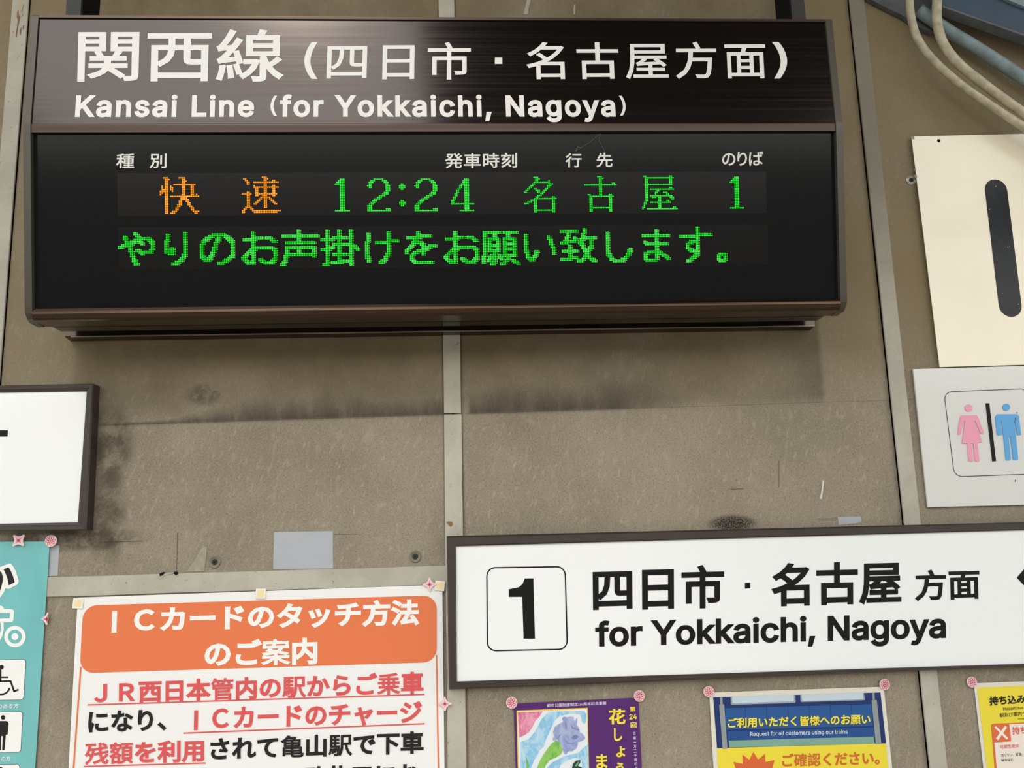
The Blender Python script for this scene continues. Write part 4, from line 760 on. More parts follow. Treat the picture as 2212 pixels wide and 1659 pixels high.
slab('upper_plate', wallp(0.068), PX(wallp(0.068), [(1480, -90), (1640, -5), (1825, 72), (2600, 330), (2600, -90)], PO, PS), 0.01, M_BPIPE, rf)
gp = wallp(0.016)
gs = slab('gusset_plate', gp, PX(gp, [(-150, -190), (100, -10), (300, 95), (480, 180), (640, 300), (780, 360), (905, 330), (905, 60), (905, -600), (-150, -600)], PO, PS), 0.012, M_BEAMG)
tag(gs, 'dusty blue-grey steel plate behind the tops of the beige conduits', 'plate')
hb = finish('bolt_hole', [gp.at(p, 0.0006) for p in circ(gp.px(PO[0] + 688 / PS, 38 / PS), 0.0035, 12)], [tuple(range(12))], M_BLACK, gs) if False else None

# ================================================================== SCREWS
M_SCREW = mat('dull_screw', (66, 64, 56), 0.5, metal=0.6); M_WASH = mat('grey_washer', (128, 122, 106), 0.55, metal=0.3); M_WASHB = mat('bright_washer', (190, 184, 174), 0.35, metal=0.5)
def screw(px, py, rw, mw, label, cone=True):
    c = W0.px(px, py); t = thing('screw', label, 'screw', (c[0], 0, c[1]), 'screws in the wall')
    L = []; n = 24
    for r, l in ((rw, 0.0002), (rw, 0.0016), (rw * 0.86, 0.0026), (rw * 0.62, 0.0014), (rw * 0.6, 0.0006)): L.append([W0.at(p, l) for p in circ(c, r, n)])
    V = [p for q in L for p in q]; fs = []
    for i in range(4):
        for j in range(n): fs.append((i * n + j, i * n + (j + 1) % n, (i + 1) * n + (j + 1) % n, (i + 1) * n + j))
    fs.append(tuple(range(4 * n, 5 * n)))
    finish('washer', V, fs, mw, t, smooth=False)
    cr_ = rw * 0.48; mb = MB()
    H0 = [W0.at(p, 0.0008) for p in circ(c, cr_, 16)]; H1 = [W0.at(p, 0.0022) for p in circ(c, cr_ * 0.8, 16)]
    mb.add(H1 + H0, [tuple(range(16))] + [(i, i + 16, (i + 1) % 16 + 16, (i + 1) % 16) for i in range(16)]); mb.build('screw_head', M_SCREW, t)
    for a in (0.5, 0.5 + math.pi / 2):
        dv = Vector((math.cos(a), math.sin(a))) * cr_ * 0.55; cc = Vector(c)
        finish('drive_slot', [W0.at(p, 0.0024) for p in bar(cc - dv, cc + dv, cr_ * 0.22)], [(0, 1, 2, 3)], M_BLACK, t)
screw(464, 1214, 0.0125, M_WASH, 'dull screw and washer in the wall left of the large grey tape')
screw(897, 1202, 0.0125, M_WASH, 'dull screw and washer in the wall near the platform sign')
screw(1968, 389.5, 0.0118, M_WASHB, 'screw with a bright washer at the left edge of the cream sign')

# ================================================================== GREY TAPES
M_TAPE = mat('grey_tape', (172, 175, 180), 0.6, noise=0.03, nscale=20)
def tape(q, label, dep=0.0008):
    pl = wallp(dep); o = slab('tape_patch', pl, PX(pl, q), 0.0006, M_TAPE); return tag(o, label, 'tape', 'grey tape patches on the wall')
tape([(592, 1149.5), (719, 1147), (719.5, 1228), (590, 1230)], 'large light grey rectangle of tape on the wall above the orange poster')
tape([(1809.5, 1116.5), (1860, 1115.5), (1861, 1127), (1847, 1131), (1812, 1134)], 'small torn strip of grey tape above the platform sign')
tape([(103, 1179), (128, 1177.5), (124.5, 1243.5), (99, 1245)], 'upright strip of grey tape beside the teal poster')

# paint and damage on the wall
M_DRIP = mat('dried_white_paint', (172, 166, 150), 0.8)
def wallmark(name, pts, m_, o=(0, 0), s=1.0, dep=0.0012):
    pl = wallp(dep); v, f = tri_fill([PX(pl, pts, o, s)]); return finish(name, [pl.at(p) for p in v], f, m_, wall)
o_ = (740, 0); s_ = 2.962
wallmark('paint_drip', [(1185, -30), (1215, -30), (1200, 20), (1192, 45), (1190, 85), (1175, 95), (1158, 88), (1165, 60), (1172, 30)], M_DRIP, o_, s_)
wallmark('paint_drip', [(1482, 30), (1490, 30), (1490, 60), (1486, 92), (1478, 92), (1476, 60)], M_DRIP, o_, s_)
wallmark('paint_streak', [(1771, 1077), (1775, 1078), (1778, 1060), (1780, 1038), (1777, 1037), (1775, 1056)], mat('chalk_white', (215, 212, 200), 0.8))
o_ = (0, 0); s_ = 9.217
wallmark('paint_blob', [(405, 40), (440, 60), (470, 90), (455, 130), (430, 230), (450, 290), (425, 322), (375, 290), (368, 220), (395, 120)], mat('peeling_paint', (178, 165, 138), 0.8), dep=0.0052, o=o_, s=s_)
for pts in ([(345, 220), (372, 200), (368, 300), (400, 330), (365, 480), (325, 740), (310, 730), (340, 500), (350, 400), (330, 330)], [(410, 560), (425, 545), (415, 660), (395, 700), (390, 640)], [(455, 520), (475, 480), (470, 560), (455, 600)]):
    wallmark('rust_streak', pts, mat('faint_rust', (134, 96, 72), 0.85, noise=0.2, nscale=200), o_, s_, dep=0.0050)
o_ = (0, 1100); s_ = 2.968
wallmark('chipped_paint', [(1010, 430), (1022, 448), (1040, 445), (1048, 425), (1110, 412), (1118, 432), (1135, 436), (1142, 420), (1125, 412), (1115, 405), (1050, 410), (1030, 405)], M_DRIP, o_, s_, dep=0.0050)
wallmark('chipped_hole', [(1022, 412), (1048, 402), (1062, 406), (1040, 425), (1024, 430)], M_GAP, o_, s_, dep=0.0053)
wallmark('chipped_hole', [(1115, 402), (1138, 400), (1142, 415), (1128, 425), (1112, 412)], M_GAP, o_, s_, dep=0.0053)
wallmark('bare_plaster', [(403, 1235), (420, 1211), (434, 1186), (440, 1180), (447, 1182), (446, 1200), (441, 1234)], mat('plaster_scar', (156, 148, 131), 0.9, noise=0.15, nscale=80))
wallmark('rust_hole', [(964, 1128), (970, 1126), (977, 1128), (978, 1133), (974, 1138), (970, 1135)], mat('rust_spot', (128, 104, 66), 0.8), dep=0.0050)

M_SCR = mat('scratch', (74, 66, 54), 0.9)
for a, b in (((210, 1171.5), (307, 1169)), ((383.5, 1150), (381.5, 1234)), ((1683, 995), (1683, 1052)), ((1578, 1057), (1606, 1056)), ((1768, 1121), (1808, 1120)), ((722, 1154), (772, 1153.5)), ((1150, 1190), (1162, 1189))):
    pl = wallp(0.0007); q = bar(pl.px(*a), pl.px(*b), 0.0008); finish('scratch', [pl.at(p) for p in q], [(0, 1, 2, 3)], M_SCR, wall)

# ================================================================== POSTERS
M_PAPER = mat('white_paper', (240, 239, 236), 0.35, spec=0.4)
def sheet(name, quad, dep, material, parent, curl=0.0, nx=16, ny=16):
    """a sheet of paper, slightly wavy, 0.6 mm thick"""
    pl = wallp(dep); q = [Vector(pl.px(*p)) for p in quad]; V = []
    for j in range(ny + 1):
        for i in range(nx + 1):
            u, v_ = i / nx, j / ny; a = q[0].lerp(q[1], u); b = q[3].lerp(q[2], u); p = a.lerp(b, v_)
            V.append((pl, p, 0.0))
    top = [pl.at(p) for _, p, _ in V]; bot = [pl.at(p, -0.0006) for _, p, _ in V]; n = len(V); fs = []
    for j in range(ny):
        for i in range(nx):
            a = j * (nx + 1) + i; fs.append((a, a + nx + 1, a + nx + 2, a + 1)); fs.append((a + n, a + n + 1, a + n + nx + 2, a + n + nx + 1))
    for i in range(nx):
        fs.append((i, i + 1, i + 1 + n, i + n)); a = ny * (nx + 1) + i; fs.append((a, a + n, a + n + 1, a + 1))
    for j in range(ny):
        a = j * (nx + 1); b = a + nx + 1; fs.append((a, a + n, b + n, b)); a += nx; b += nx; fs.append((a, b, b + n, a + n))
    return finish(name, top + bot, fs, material, parent)
def pcol(name, col): return mat(name, col, 0.35, spec=0.4)
# --- IC card poster
ic = thing('poster', 'white poster with an orange heading and large red and black Japanese text', 'poster', (-0.42, 0, H - 0.4))
IP = wallp(0.0062)
icS = sheet('sheet', [(168, 1291), (955.5, 1263), (966, 2140), (118, 2210)], 0.006, M_PAPER, ic)
M_OR = pcol('orange_print', (230, 122, 76)); M_RED = pcol('red_print', (220, 88, 88)); M_BK = pcol('black_print', (28, 27, 27)); M_WP = pcol('white_print_poster', (244, 242, 238))
printed('border_line', IP, [PX(IP, [(173, 1440), (176.5, 1440), (125, 2160), (121, 2160)])], M_OR, icS)
printed('border_line', IP, [PX(IP, [(941.5, 1415), (944.5, 1415), (956, 2100), (952.5, 2100)])], M_OR, icS)
printed('heading_block', IP, [rr(PX(IP, [(180, 1308), (943.5, 1286), (943.5, 1430), (172, 1454)]), 0.027, 8)], M_OR, icS, lift=0.0006)
def it(s, q, wt, m_, **k): text('lettering', IP, s, q, wt, m_, icS, lift=0.0010, split=True, **k)
it('ＩＣカードのタッチ方法', [(243, 1312), (906, 1293), (906, 1351), (241, 1369)], 0.040, M_WP)
it('のご案内', [(442, 1383), (686, 1376), (686, 1435), (442, 1442)], 0.040, M_WP)
it('ＪＲ西日本管内の駅からご乗車', [(203.5, 1472), (915, 1449.5), (915, 1499), (203, 1521)], 0.034, M_RED)
it('になり、', [(191, 1536), (360, 1531), (360, 1578), (191, 1584)], 0.034, M_BK)
it('ＩＣカードのチャージ', [(420, 1529), (912, 1514), (912, 1563), (419, 1579)], 0.034, M_RED)
it('残額を利用', [(184, 1604), (441, 1597), (441, 1646), (183, 1654)], 0.034, M_RED)
it('されて亀山駅で下車', [(455, 1593), (915, 1579), (915, 1627.5), (454, 1643)], 0.034, M_BK)
it('場合は、改札口にお', [(455, 1661), (906, 1647), (906, 1697), (454, 1712)], 0.034, M_BK)
for a, b in (((189.4, 1522.5), (917, 1499.7)), ((396, 1583.5), (917.5, 1563)), ((181, 1655.5), (445, 1648))):
    A, B = IP.px(*a), IP.px(*b); printed('underline', IP, [bar(A, B, 0.0024)], M_RED, icS, lift=0.0010)
# foam squares
M_FOAM = mat('white_foam', (238, 234, 222), 0.7); M_FOAMY = mat('yellow_foam', (244, 222, 170), 0.8, bump=0.3, bscale=900)
def foam(c, r, a, label):
    pl = wallp(0.0095); cc = pl.px(*c); L = [(cc[0] + r * math.sqrt(2) * math.cos(a + math.pi / 4 + k_ * math.pi / 2), cc[1] + r * math.sqrt(2) * math.sin(a + math.pi / 4 + k_ * math.pi / 2)) for k_ in range(4)]
    t = thing('foam_pad', label, 'adhesive pad', (cc[0], -0.007, cc[1]), 'adhesive pads along the orange poster')
    slab('pad', pl, L, 0.003, M_FOAM, t, bev=0.0004); slab('centre', pl.up(0.0003), inset(L, 0.0034), 0.0008, M_FOAMY, t)
foam((168, 1303.5), 0.0100, -0.08, 'cream square pad at the upper left corner of the orange poster')
foam((563, 1282.5), 0.0100, -0.03, 'cream square pad at the top middle of the orange poster')
foam((950, 1265.5), 0.0100, -0.12, 'tilted cream square pad at the upper right corner of the orange poster')

# --- teal poster
tp = thing('poster', 'teal poster with a wheelchair symbol at the lower left corner', 'poster', (-1.05, 0, H - 0.3))
M_TEAL = mat('teal_print', (118, 190, 190), 0.28, spec=0.5, coat=0.3, noise=0.06, nscale=9, stretch=(2.5, 1, 0.8))
tpS = sheet('sheet', [(-300, 1173), (107.5, 1169.5), (38, 2240), (-520, 2260)], 0.0054, M_TEAL, tp)
TPp = wallp(0.0056); O6 = (0, 1150); S6 = 6.144
printed('lettering', TPp, [PX(TPp, [(-200, 400), (0, 462), (60, 435), (120, 415), (150, 420), (172, 445), (205, 500), (232, 580), (250, 640), (245, 672), (225, 695), (130, 745), (105, 752), (78, 738), (50, 800), (0, 868), (-200, 900)], O6, S6)], M_WP, tpS)
printed('lettering', TPp, [PX(TPp, [(50, 490), (115, 463), (150, 520), (178, 590), (198, 662), (120, 704), (98, 600)], O6, S6), PX(TPp, [(-180, 500), (0, 512), (25, 535), (40, 590), (38, 650), (15, 740), (0, 780), (-180, 820)], O6, S6)], M_BK, tpS, lift=0.0008)
printed('lettering', TPp, [PX(TPp, [(-160, 972), (20, 972), (45, 990), (55, 1018), (150, 1018), (180, 1030), (188, 1055), (180, 1165), (165, 1188), (50, 1192), (52, 1290), (35, 1370), (0, 1435), (-160, 1440)], O6, S6),
                               PX(TPp, [(0, 1068), (136, 1070), (130, 1140), (0, 1146)], O6, S6), PX(TPp, [(-30, 1195), (8, 1195), (18, 1280), (0, 1345), (-30, 1350)], O6, S6)], M_WP, tpS)
cc_ = (200, 1383)
printed('lettering', TPp, [PX(TPp, circ(cc_, 142, 36), O6, S6), PX(TPp, circ(cc_, 92, 36), O6, S6)], M_WP, tpS)
printed('lettering', TPp, [PX(TPp, circ(cc_, 46, 24), O6, S6)], M_WP, tpS)
O7 = (0, 1400); S7 = 6.408
M_CARDLINE = pcol('grey_outline', (90, 110, 112))
for (xr0, yt, xr1, yb) in ((365, 152, 330, 722), (320, 876, 292, 1450), (279, 1604, 255, 2180)):
    q = PX(TPp, [(-260, yt + 12), (xr0, yt), (xr1, yb - 4), (-290, yb + 4)], O7, S7)
    printed('card', TPp, [rr(q, 0.0065)], M_CARDLINE, tpS, lift=0.0003); printed('card', TPp, [inset(rr(q, 0.0065), 0.0009)], M_WP, tpS, lift=0.0006)
def s7(loops, **k): printed('symbol', TPp, [PX(TPp, L, O7, S7) for L in loops], M_BK, tpS, lift=0.0009, **k)
s7([circ((26, 262), 30, 20)]); s7([bar((10, 285), (10, 470), 26)]); s7([bar((10, 402), (118, 402), 22)]); s7([bar((0, 460), (152, 457), 24)])
s7([bar((146, 448), (203, 606), 26)]); s7([bar((190, 600), (260, 573), 24)])
arc = [(20 + 128 * math.cos(math.radians(t)), 530 + 122 * math.sin(math.radians(t))) for t in range(10, 200, 12)]
arc2 = [(20 + 104 * math.cos(math.radians(t)), 530 + 98 * math.sin(math.radians(t))) for t in range(10, 200, 12)]
s7([arc + arc2[::-1]])
s7([circ((46, 958), 32, 20)])
s7([[(-80, 1008), (85, 1008), (110, 1018), (124, 1045), (108, 1195), (84, 1200), (66, 1412), (32, 1412), (42, 1216), (20, 1216), (16, 1412), (-30, 1412), (-60, 1200), (-100, 1195), (-100, 1040)]])
s7([circ((12, 1672), 30, 20)])
text('lettering', TPp, '障害のある方', [(-28, 1521.5), (41, 1519), (40, 1529.5), (-29, 1532)], 0.01, M_WP, tpS, lift=0.0008)
text('lettering', TPp, 'の方', [(3, 1633.5), (24, 1632.5), (23, 1643), (2, 1644)], 0.01, M_WP, tpS, lift=0.0008)

# --- purple iris poster
pp = thing('poster', 'purple poster with a painted blue iris and yellow lettering', 'poster', (0.22, 0, H - 0.5))
M_PURP = pcol('purple_print', (84, 38, 108)); PPp = wallp(0.0030); O5 = (1080, 1460); S5 = 6.506
ppS = sheet('sheet', [(1109.5, 1520), (1379, 1507), (1403, 2010), (1126, 2040)], 0.0028, M_PURP, pp)
def pa(name, loops, m_, lift, **k): return printed(name, PPp, [PX(PPp, L, O5, S5) for L in loops], m_, ppS, lift=lift, **k)
pa('picture_border', [[(232, 487), (1233, 448), (1290, 3000), (290, 3100)]], pcol('gold_print', (240, 204, 62)), 0.0003)
pa('picture', [[(246, 503), (1220, 466), (1275, 2980), (305, 3080)]], pcol('picture_white', (228, 232, 236)), 0.0005)
def water(name, c1, c2):
    if name in MATS: return MATS[name]
    m = bpy.data.materials.new(name); m.use_nodes = True; g = G(m.node_tree); b = m.node_tree.nodes['Principled BSDF']
    pos = g.n('ShaderNodeNewGeometry').outputs['Position']; n = g.noise(g.scaled(pos, (1, 1, 0.6), (0, 0.6, 0)), 70, 5, 0.65, 0.6)
    g.l(g.mix(g.rng(n, 0.35, 0.65), lin(c1), lin(c2)), b.inputs['Base Color']); b.inputs['Roughness'].default_value = 0.4; MATS[name] = m; return m
M_SKY = water('watercolour_blue', (128, 190, 226), (190, 218, 232)); M_PK = water('watercolour_pink', (206, 92, 132), (232, 158, 182))
M_GR = water('watercolour_green', (96, 176, 66), (150, 200, 100)); M_IR = water('watercolour_iris', (142, 154, 200), (172, 182, 214)); M_IR2 = pcol('iris_shade', (120, 130, 180))
pa('pink_flowers', [[(250, 512), (600, 497), (560, 560), (540, 590), (490, 640), (470, 690), (430, 760), (400, 800), (340, 835), (270, 865)]], M_PK, 0.0007)
pa('water', [[(690, 500), (845, 498), (835, 570), (790, 610), (760, 640), (735, 700), (690, 800), (650, 880), (620, 990), (560, 1040), (520, 1130), (480, 1180), (440, 1290), (450, 1600), (300, 1600), (285, 930), (400, 890), (480, 800), (540, 690), (590, 600), (640, 550)]], M_SKY, 0.0007)
pa('water', [[(840, 500), (1130, 488), (1190, 500), (1215, 540), (1216, 640), (1180, 680), (1150, 640), (1130, 545), (1000, 530), (850, 560)]], M_SKY, 0.0007)
pa('water', [[(1240, 960), (1245, 1600), (1160, 1600), (1150, 1190), (1060, 1150), (960, 1180), (850, 1250), (800, 1400), (640, 1400), (660, 1290), (740, 1210), (900, 1130), (1100, 1080), (1180, 1000)]], M_SKY, 0.0007)
pa('leaf', [[(362, 1120), (385, 1170), (402, 1230), (412, 1400), (372, 1400), (372, 1250)]], M_GR, 0.0009)
pa('stem', [[(790, 900), (840, 940), (885, 1040), (860, 1100), (780, 1150), (700, 1180), (640, 1260), (600, 1400), (480, 1400), (520, 1290), (560, 1190), (620, 1090), (660, 1030), (720, 955)]], M_GR, 0.0009)
pa('iris', [[(872, 590), (900, 570), (940, 580), (985, 570), (1035, 575), (1045, 640), (1060, 620), (1085, 582), (1085, 640), (1078, 690), (1115, 740), (1125, 790), (1160, 815), (1190, 850), (1198, 880), (1150, 915), (1095, 930), (1090, 980), (1070, 1020), (1020, 1055), (960, 1060), (935, 1100), (915, 1105), (890, 1070), (875, 1000), (850, 960), (800, 890), (770, 905), (745, 912), (738, 880), (758, 850), (745, 790), (765, 720), (820, 680), (885, 645)]], M_IR, 0.0011)
for L in ([(800, 885), (840, 820), (850, 825), (812, 890)], [(885, 860), (960, 940), (1040, 950), (1035, 960), (950, 950)], [(1000, 860), (1060, 820), (1110, 850), (1070, 890), (1020, 890)], [(930, 650), (940, 740), (925, 740), (915, 660)], [(980, 660), (1020, 720), (1110, 750), (1105, 765), (1010, 735)]):
    pa('petal_shade', [L], M_IR2, 0.0013)
pa('butterfly', [[(1010, 1300), (1025, 1235), (1065, 1190), (1130, 1180), (1128, 1220), (1095, 1262), (1150, 1285), (1150, 1330), (1080, 1400), (1000, 1390)]], pcol('butterfly_dark', (38, 62, 52)), 0.0011)
pa('butterfly_spot', [[(1050, 1260), (1085, 1215), (1112, 1200), (1100, 1240), (1070, 1275)]], pcol('butterfly_green', (98, 170, 130)), 0.0013)
M_YL = pcol('yellow_lettering', (240, 216, 62)); M_LI = pcol('lilac_white_lettering', (222, 212, 236))
def q5(x0, y0, x1, y1, sk=0.02, sl=0.03):
    # box in the crop, following the tilt of the sheet
    return [(O5[0] + (x + 0) / S5, O5[1] + y / S5) for x, y in ((x0, y0 + sl * (x1 - x0) / 2), (x1, y0 - sl * (x1 - x0) / 2), (x1 + sk * (y1 - y0), y1 - sl * (x1 - x0) / 2), (x0 + sk * (y1 - y0), y1 + sl * (x1 - x0) / 2))]
text('lettering', PPp, '都市公園制度制定150周年記念事業', [(1181, 1520.2), (1309.8, 1514.9), (1310, 1522), (1181, 1528)], 0.012, M_LI, ppS, lift=0.0008)
for ch, bx_ in (('花', (1522, 462, 1762, 680)), ('し', (1598, 732, 1716, 916)), ('ょ', (1632, 990, 1758, 1142)), ('う', (1626, 1215, 1740, 1380)), ('ま', (1350, 1098, 1508, 1310)), ('つ', (1370, 1390, 1530, 1520))):
    text('lettering', PPp, ch, q5(*bx_), 0.030, M_YL, ppS, lift=0.0008)
for ch, bx_ in (('第', (1820, 430, 1903, 500)), ('24', (1815, 535, 1922, 610)), ('回', (1832, 652, 1918, 725))):
    text('lettering', PPp, ch, q5(*bx_), 0.026, M_YL, ppS, lift=0.0008)
for i, ch in enumerate('百種一万二千株の花'):
    y = 790 + i * 61; x = 1885 + i * 3.4; hh_ = 22 if ch != '一' else 4
    text('lettering', PPp, ch, q5(x - 21, y - hh_ + 20, x + 21, y + hh_ + 20), 0.008, M_LI, ppS, lift=0.0008)

# --- yellow manners poster
yp = thing('poster', 'yellow poster with a blue train seat picture and an orange starburst', 'poster', (0.67, 0, H - 0.5))
YP = wallp(0.0030); O8 = (1500, 1440); S8 = 4.809
ypS = sheet('sheet', [(1532, 1496), (1909, 1483.5), (1964, 2010), (1563, 2040)], 0.0028, mat('cream_paper', (226, 220, 206), 0.4), yp)
def ya(name, L, col, lift, rnd=0):
    q = PX(YP, L, O8, S8); return printed(name, YP, [rr(q, rnd, 4) if rnd else q], pcol('print_%d_%d_%d' % col, col), ypS, lift=lift)
ya('yellow_field', [(235, 845), (1990, 795), (2170, 2600), (330, 2700)], (236, 216, 62), 0.0003)
ya('seat_picture', [(195, 318), (1932, 268), (1990, 797), (235, 847)], (26, 50, 104), 0.0004)
ya('floor_strip', [(355, 768), (1865, 725), (1872, 799), (362, 839)], (126, 166, 150), 0.0006)
for L in ([(375, 316), (1048, 296), (1050, 367), (1042, 376), (390, 396), (378, 388)], [(1098, 294), (1760, 274), (1768, 340), (1762, 348), (1112, 368), (1102, 360)]): ya('window_frame', L, (152, 164, 170), 0.0006)
for L in ([(388, 311), (1030, 292), (1032, 352), (1026, 360), (406, 379), (394, 372)], [(1110, 290), (1750, 272), (1752, 330), (1746, 338), (1128, 357), (1118, 350)]): ya('window_pane', L, (196, 212, 222), 0.0008)
M_SEAT = (38, 86, 148)
xs_ = [318, 528, 748, 968, 1188, 1408, 1625, 1840]
for a, b in zip(xs_, xs_[1:]):
    ya('seat_back', [(a + 3, 432 - (a - 315) * 0.0276), (b - 3, 432 - (b - 315) * 0.0276), (b + 14, 655 - (b - 315) * 0.0262), (a + 14, 655 - (a - 315) * 0.0262)], M_SEAT, 0.0006, 0.0012)
ya('seat_cushion', [(337, 672), (1862, 630), (1868, 722), (342, 765)], (34, 78, 140), 0.0008, 0.0012)
for L in ([(265, 318), (290, 317), (293, 392), (268, 392)], [(255, 394), (308, 390), (342, 850), (292, 856)], [(1845, 271), (1868, 270), (1873, 345), (1850, 345)], [(1838, 348), (1892, 345), (1940, 802), (1882, 806)]): ya('pole', L, (146, 152, 154), 0.0010)
M_YT = pcol('title_yellow', (238, 222, 70)); M_SH = pcol('title_shadow', (24, 40, 60))
tq = [(1500 + x / S8, 1440 + y / S8) for x, y in ((345, 532), (1825, 488), (1828, 598), (345, 640))]
text('lettering', YP, 'ご利用いただく皆様へのお願い', tq, 0.040, M_SH, ypS, lift=0.0011, shift=(0.9, 0.9)); text('lettering', YP, 'ご利用いただく皆様へのお願い', tq, 0.032, M_YT, ypS, lift=0.0014)
text('lettering', YP, 'Request for all customers using our trains', [(1500 + x / S8, 1440 + y / S8) for x, y in ((578, 678), (1588, 654), (1590, 695), (578, 720))], 0.010, pcol('pale_text', (214, 220, 226)), ypS, cap=True, lift=0.0011)
text('lettering', YP, 'ご確認ください。', [(1500 + x / S8, 1440 + y / S8) for x, y in ((905, 902), (1920, 874), (1925, 1018), (910, 1045))], 0.034, pcol('burnt_orange', (206, 108, 44)), ypS, lift=0.0008)
ya('starburst', [(405, 988), (500, 1010), (497, 912), (570, 967), (612, 885), (660, 965), (733, 905), (738, 990), (832, 970), (810, 1050), (900, 1080), (830, 1130), (880, 1200), (350, 1220), (420, 1140), (340, 1090), (425, 1055)], (216, 102, 54), 0.0006)

# --- hazardous goods poster
hp = thing('poster', 'yellow hazardous goods poster with a white cross at the bottom right corner', 'poster', (1.2, 0, H - 0.5))
HZ = wallp(0.0030); O9 = (2060, 1440); S9 = 7.572
hpS = sheet('sheet', [(2103.5, 1476), (2460, 1462), (2530, 1990), (2164, 2010)], 0.0028, mat('cream_paper', (226, 220, 206), 0.4), hp)
def ha(name, L, col, lift, rnd=0):
    q = PX(HZ, L, O9, S9); return printed(name, HZ, [rr(q, rnd, 5) if rnd else q], pcol('print_%d_%d_%d' % col, col), hpS, lift=lift)
ha('yellow_field', [(385, 345), (2980, 225), (3480, 4100), (860, 4250)], (236, 216, 62), 0.0003)
ha('orange_box', [(608, 935), (2900, 835), (3200, 3300), (800, 3350)], (222, 112, 68), 0.0005, 0.008)
ha('white_field', [(905, 942), (2860, 855), (3170, 3260), (850, 3310), (664, 1240), (935, 1222)], (238, 226, 214), 0.0007)
ha('orange_box', [(608, 935), (905, 930), (940, 1215), (652, 1240)], (222, 112, 68), 0.0009, 0.004)
ha('cross', [(660, 992), (688, 972), (890, 1168), (862, 1192)], (242, 234, 222), 0.0011); ha('cross', [(835, 962), (868, 990), (722, 1202), (685, 1172)], (242, 234, 222), 0.0013)
def ht(s, x0, y0, x1, y1, wt, m_, **k):
    sl = 0.075; text('lettering', HZ, s, [(2060 + x / S9, 1440 + y / S9) for x, y in ((x0, y0), (x1, y0 - sl * (x1 - x0)), (x1 + 6, y1 - sl * (x1 - x0)), (x0 + 12, y1))], wt, m_, hpS, lift=0.0011, **k)
M_R2 = pcol('soft_red_print', (216, 104, 88))
ht('持ち込み', 572, 490, 1170, 640, 0.034, M_BK); ht('Hazardous', 800, 668, 1130, 716, 0.006, M_BK, cap=True); ht('駅及び車内へ', 742, 762, 1180, 830, 0.010, M_BK)
ht('Bringing', 1045, 843, 1190, 864, 0.004, M_BK, cap=True); ht('持ち', 943, 985, 1185, 1112, 0.030, M_R2); ht('可燃性液体', 748, 1282, 1058, 1345, 0.012, M_R2)
ht('ガソリン、灯油、', 765, 1425, 1118, 1480, 0.010, M_BK); ht('軽油など', 770, 1508, 965, 1552, 0.010, M_BK)

# ================================================================== TACKS
M_TK = mat('pale_pink_plastic', (240, 208, 208), 0.3); M_TR = mat('rose_ring', (196, 70, 100), 0.4); M_TC = mat('crimson_star', (186, 34, 78), 0.4)
def round_tack(px, py, r, dep, label, faded=False):
    pl = wallp(dep); c = pl.px(px, py); t = thing('tack', label, 'tack', (c[0], -dep, c[1]), 'flower tacks holding the posters')
    n = 28; L = [[pl.at(p, l) for p in circ(c, rr0, n)] for rr0, l in ((r * 0.9, -0.0022), (r, -0.0008), (r, 0.0004), (r * 0.93, 0.001))]
    V = [p for q in L for p in q]; fs = [tuple(range(3 * n, 4 * n))]
    for i in range(3):
        for j in range(n): fs.append((i * n + j, i * n + (j + 1) % n, (i + 1) * n + (j + 1) % n, (i + 1) * n + j))
    finish('head', V, fs, M_TK, t)
    for k_ in range(8):
        a = k_ * math.pi / 4 + 0.2; cc = (c[0] + 0.55 * r * math.cos(a), c[1] + 0.55 * r * math.sin(a))
        def el(ra, rb): return [(cc[0] + ra * math.cos(q_) * math.cos(a) - rb * math.sin(q_) * math.sin(a), cc[1] + ra * math.cos(q_) * math.sin(a) + rb * math.sin(q_) * math.cos(a)) for q_ in [2 * math.pi * i / 12 for i in range(12)]]
        printed('petal', pl, [el(0.33 * r, 0.20 * r), el(0.23 * r, 0.11 * r)], M_TR, t, lift=0.0013)
    printed('flower_centre', pl, [circ(c, 0.14 * r, 10)], M_TR, t, lift=0.0015)
def star_pts(c, R_, r_, rot, n=4, wd=0.35):
    out = []
    for k_ in range(n):
        a = rot + k_ * 2 * math.pi / n; tipc = (c[0] + R_ * 0.86 * math.cos(a), c[1] + R_ * 0.86 * math.sin(a))
        for q_ in (-60, -30, 0, 30, 60):
            b = a + math.radians(q_); out.append((tipc[0] + R_ * 0.15 * math.cos(b), tipc[1] + R_ * 0.15 * math.sin(b)))
        a2 = a + math.pi / n; 
        out.append((c[0] + r_ * 1.06 * math.cos(a2 - 0.32), c[1] + r_ * 1.06 * math.sin(a2 - 0.32))); out.append((c[0] + r_ * math.cos(a2), c[1] + r_ * math.sin(a2))); out.append((c[0] + r_ * 1.06 * math.cos(a2 + 0.32), c[1] + r_ * 1.06 * math.sin(a2 + 0.32)))
    return out
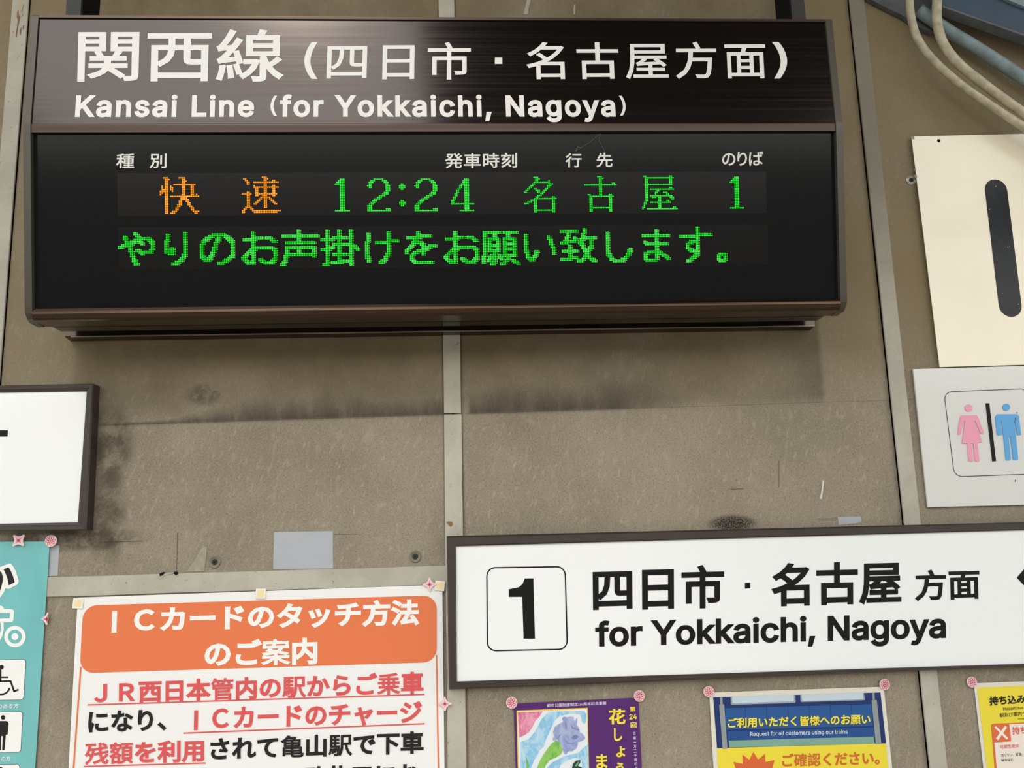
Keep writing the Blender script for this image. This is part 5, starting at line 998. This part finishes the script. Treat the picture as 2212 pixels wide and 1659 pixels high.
def star_tack(px, py, R_, rot, dep, label):
    pl = wallp(dep); c = pl.px(px, py); t = thing('tack', label, 'tack', (c[0], -dep, c[1]), 'star tacks holding the posters')
    slab('head', pl.up(0.001), star_pts(c, R_, R_ * 0.55, rot), 0.0028, M_TK, t)
    sp_ = []
    for k_ in range(16):
        rad = (0.66 * R_ if k_ % 4 == 0 else 0.36 * R_ if k_ % 2 == 0 else 0.13 * R_); a = rot + k_ * math.pi / 8; sp_.append((c[0] + rad * math.cos(a), c[1] + rad * math.sin(a)))
    printed('star', pl.up(0.001), [sp_], M_TC, t, lift=0.0004)
round_tack(110, 1168.5, 0.0118, 0.0105, 'round pink flower tack at the right corner of the teal poster')
round_tack(1105.5, 1518, 0.0115, 0.0060, 'round pink flower tack at the left corner of the purple poster')
round_tack(1381, 1503.5, 0.0112, 0.0060, 'round pink flower tack at the right corner of the purple poster')
round_tack(1531, 1494, 0.0110, 0.0060, 'round pink flower tack at the left corner of the train seat poster')
round_tack(1911, 1478.5, 0.0110, 0.0060, 'round pink flower tack at the right corner of the train seat poster')
round_tack(2099.5, 1473.5, 0.0110, 0.0060, 'round pink flower tack at the left corner of the hazardous goods poster')
star_tack(40.5, 1167.5, 0.0150, math.pi / 4, 0.0100, 'pink star tack turned like a cross on top of the teal poster')
star_tack(928, 1262.5, 0.0138, math.pi / 2, 0.0100, 'pink star tack on the top edge of the orange poster')
star_tack(961, 1520.5, 0.0135, math.pi / 2, 0.0100, 'pink star tack on the right edge of the orange poster')
# broken half of a star tack at the edge of the teal poster
pl = wallp(0.0100); ht_ = thing('tack', 'broken half of a pink star tack on the edge of the teal poster', 'tack', (pl.px(97, 1337)[0], -0.01, pl.px(97, 1337)[1]), 'star tacks holding the posters')
O6 = (0, 1150)
slab('head', pl, PX(pl, [(540, 1148), (560, 1138), (600, 1110), (628, 1062), (640, 1066), (636, 1085), (625, 1110), (632, 1125), (634, 1170), (618, 1185), (628, 1222), (622, 1230), (608, 1228), (595, 1195), (575, 1170)], O6, S6), 0.0028, M_TK, ht_)
printed('star', pl, [PX(pl, [(572, 1150), (608, 1142), (628, 1112), (634, 1165), (622, 1185), (606, 1160)], O6, S6)], M_TC, ht_, lift=0.0004)

bpy.data.objects.remove(_po)
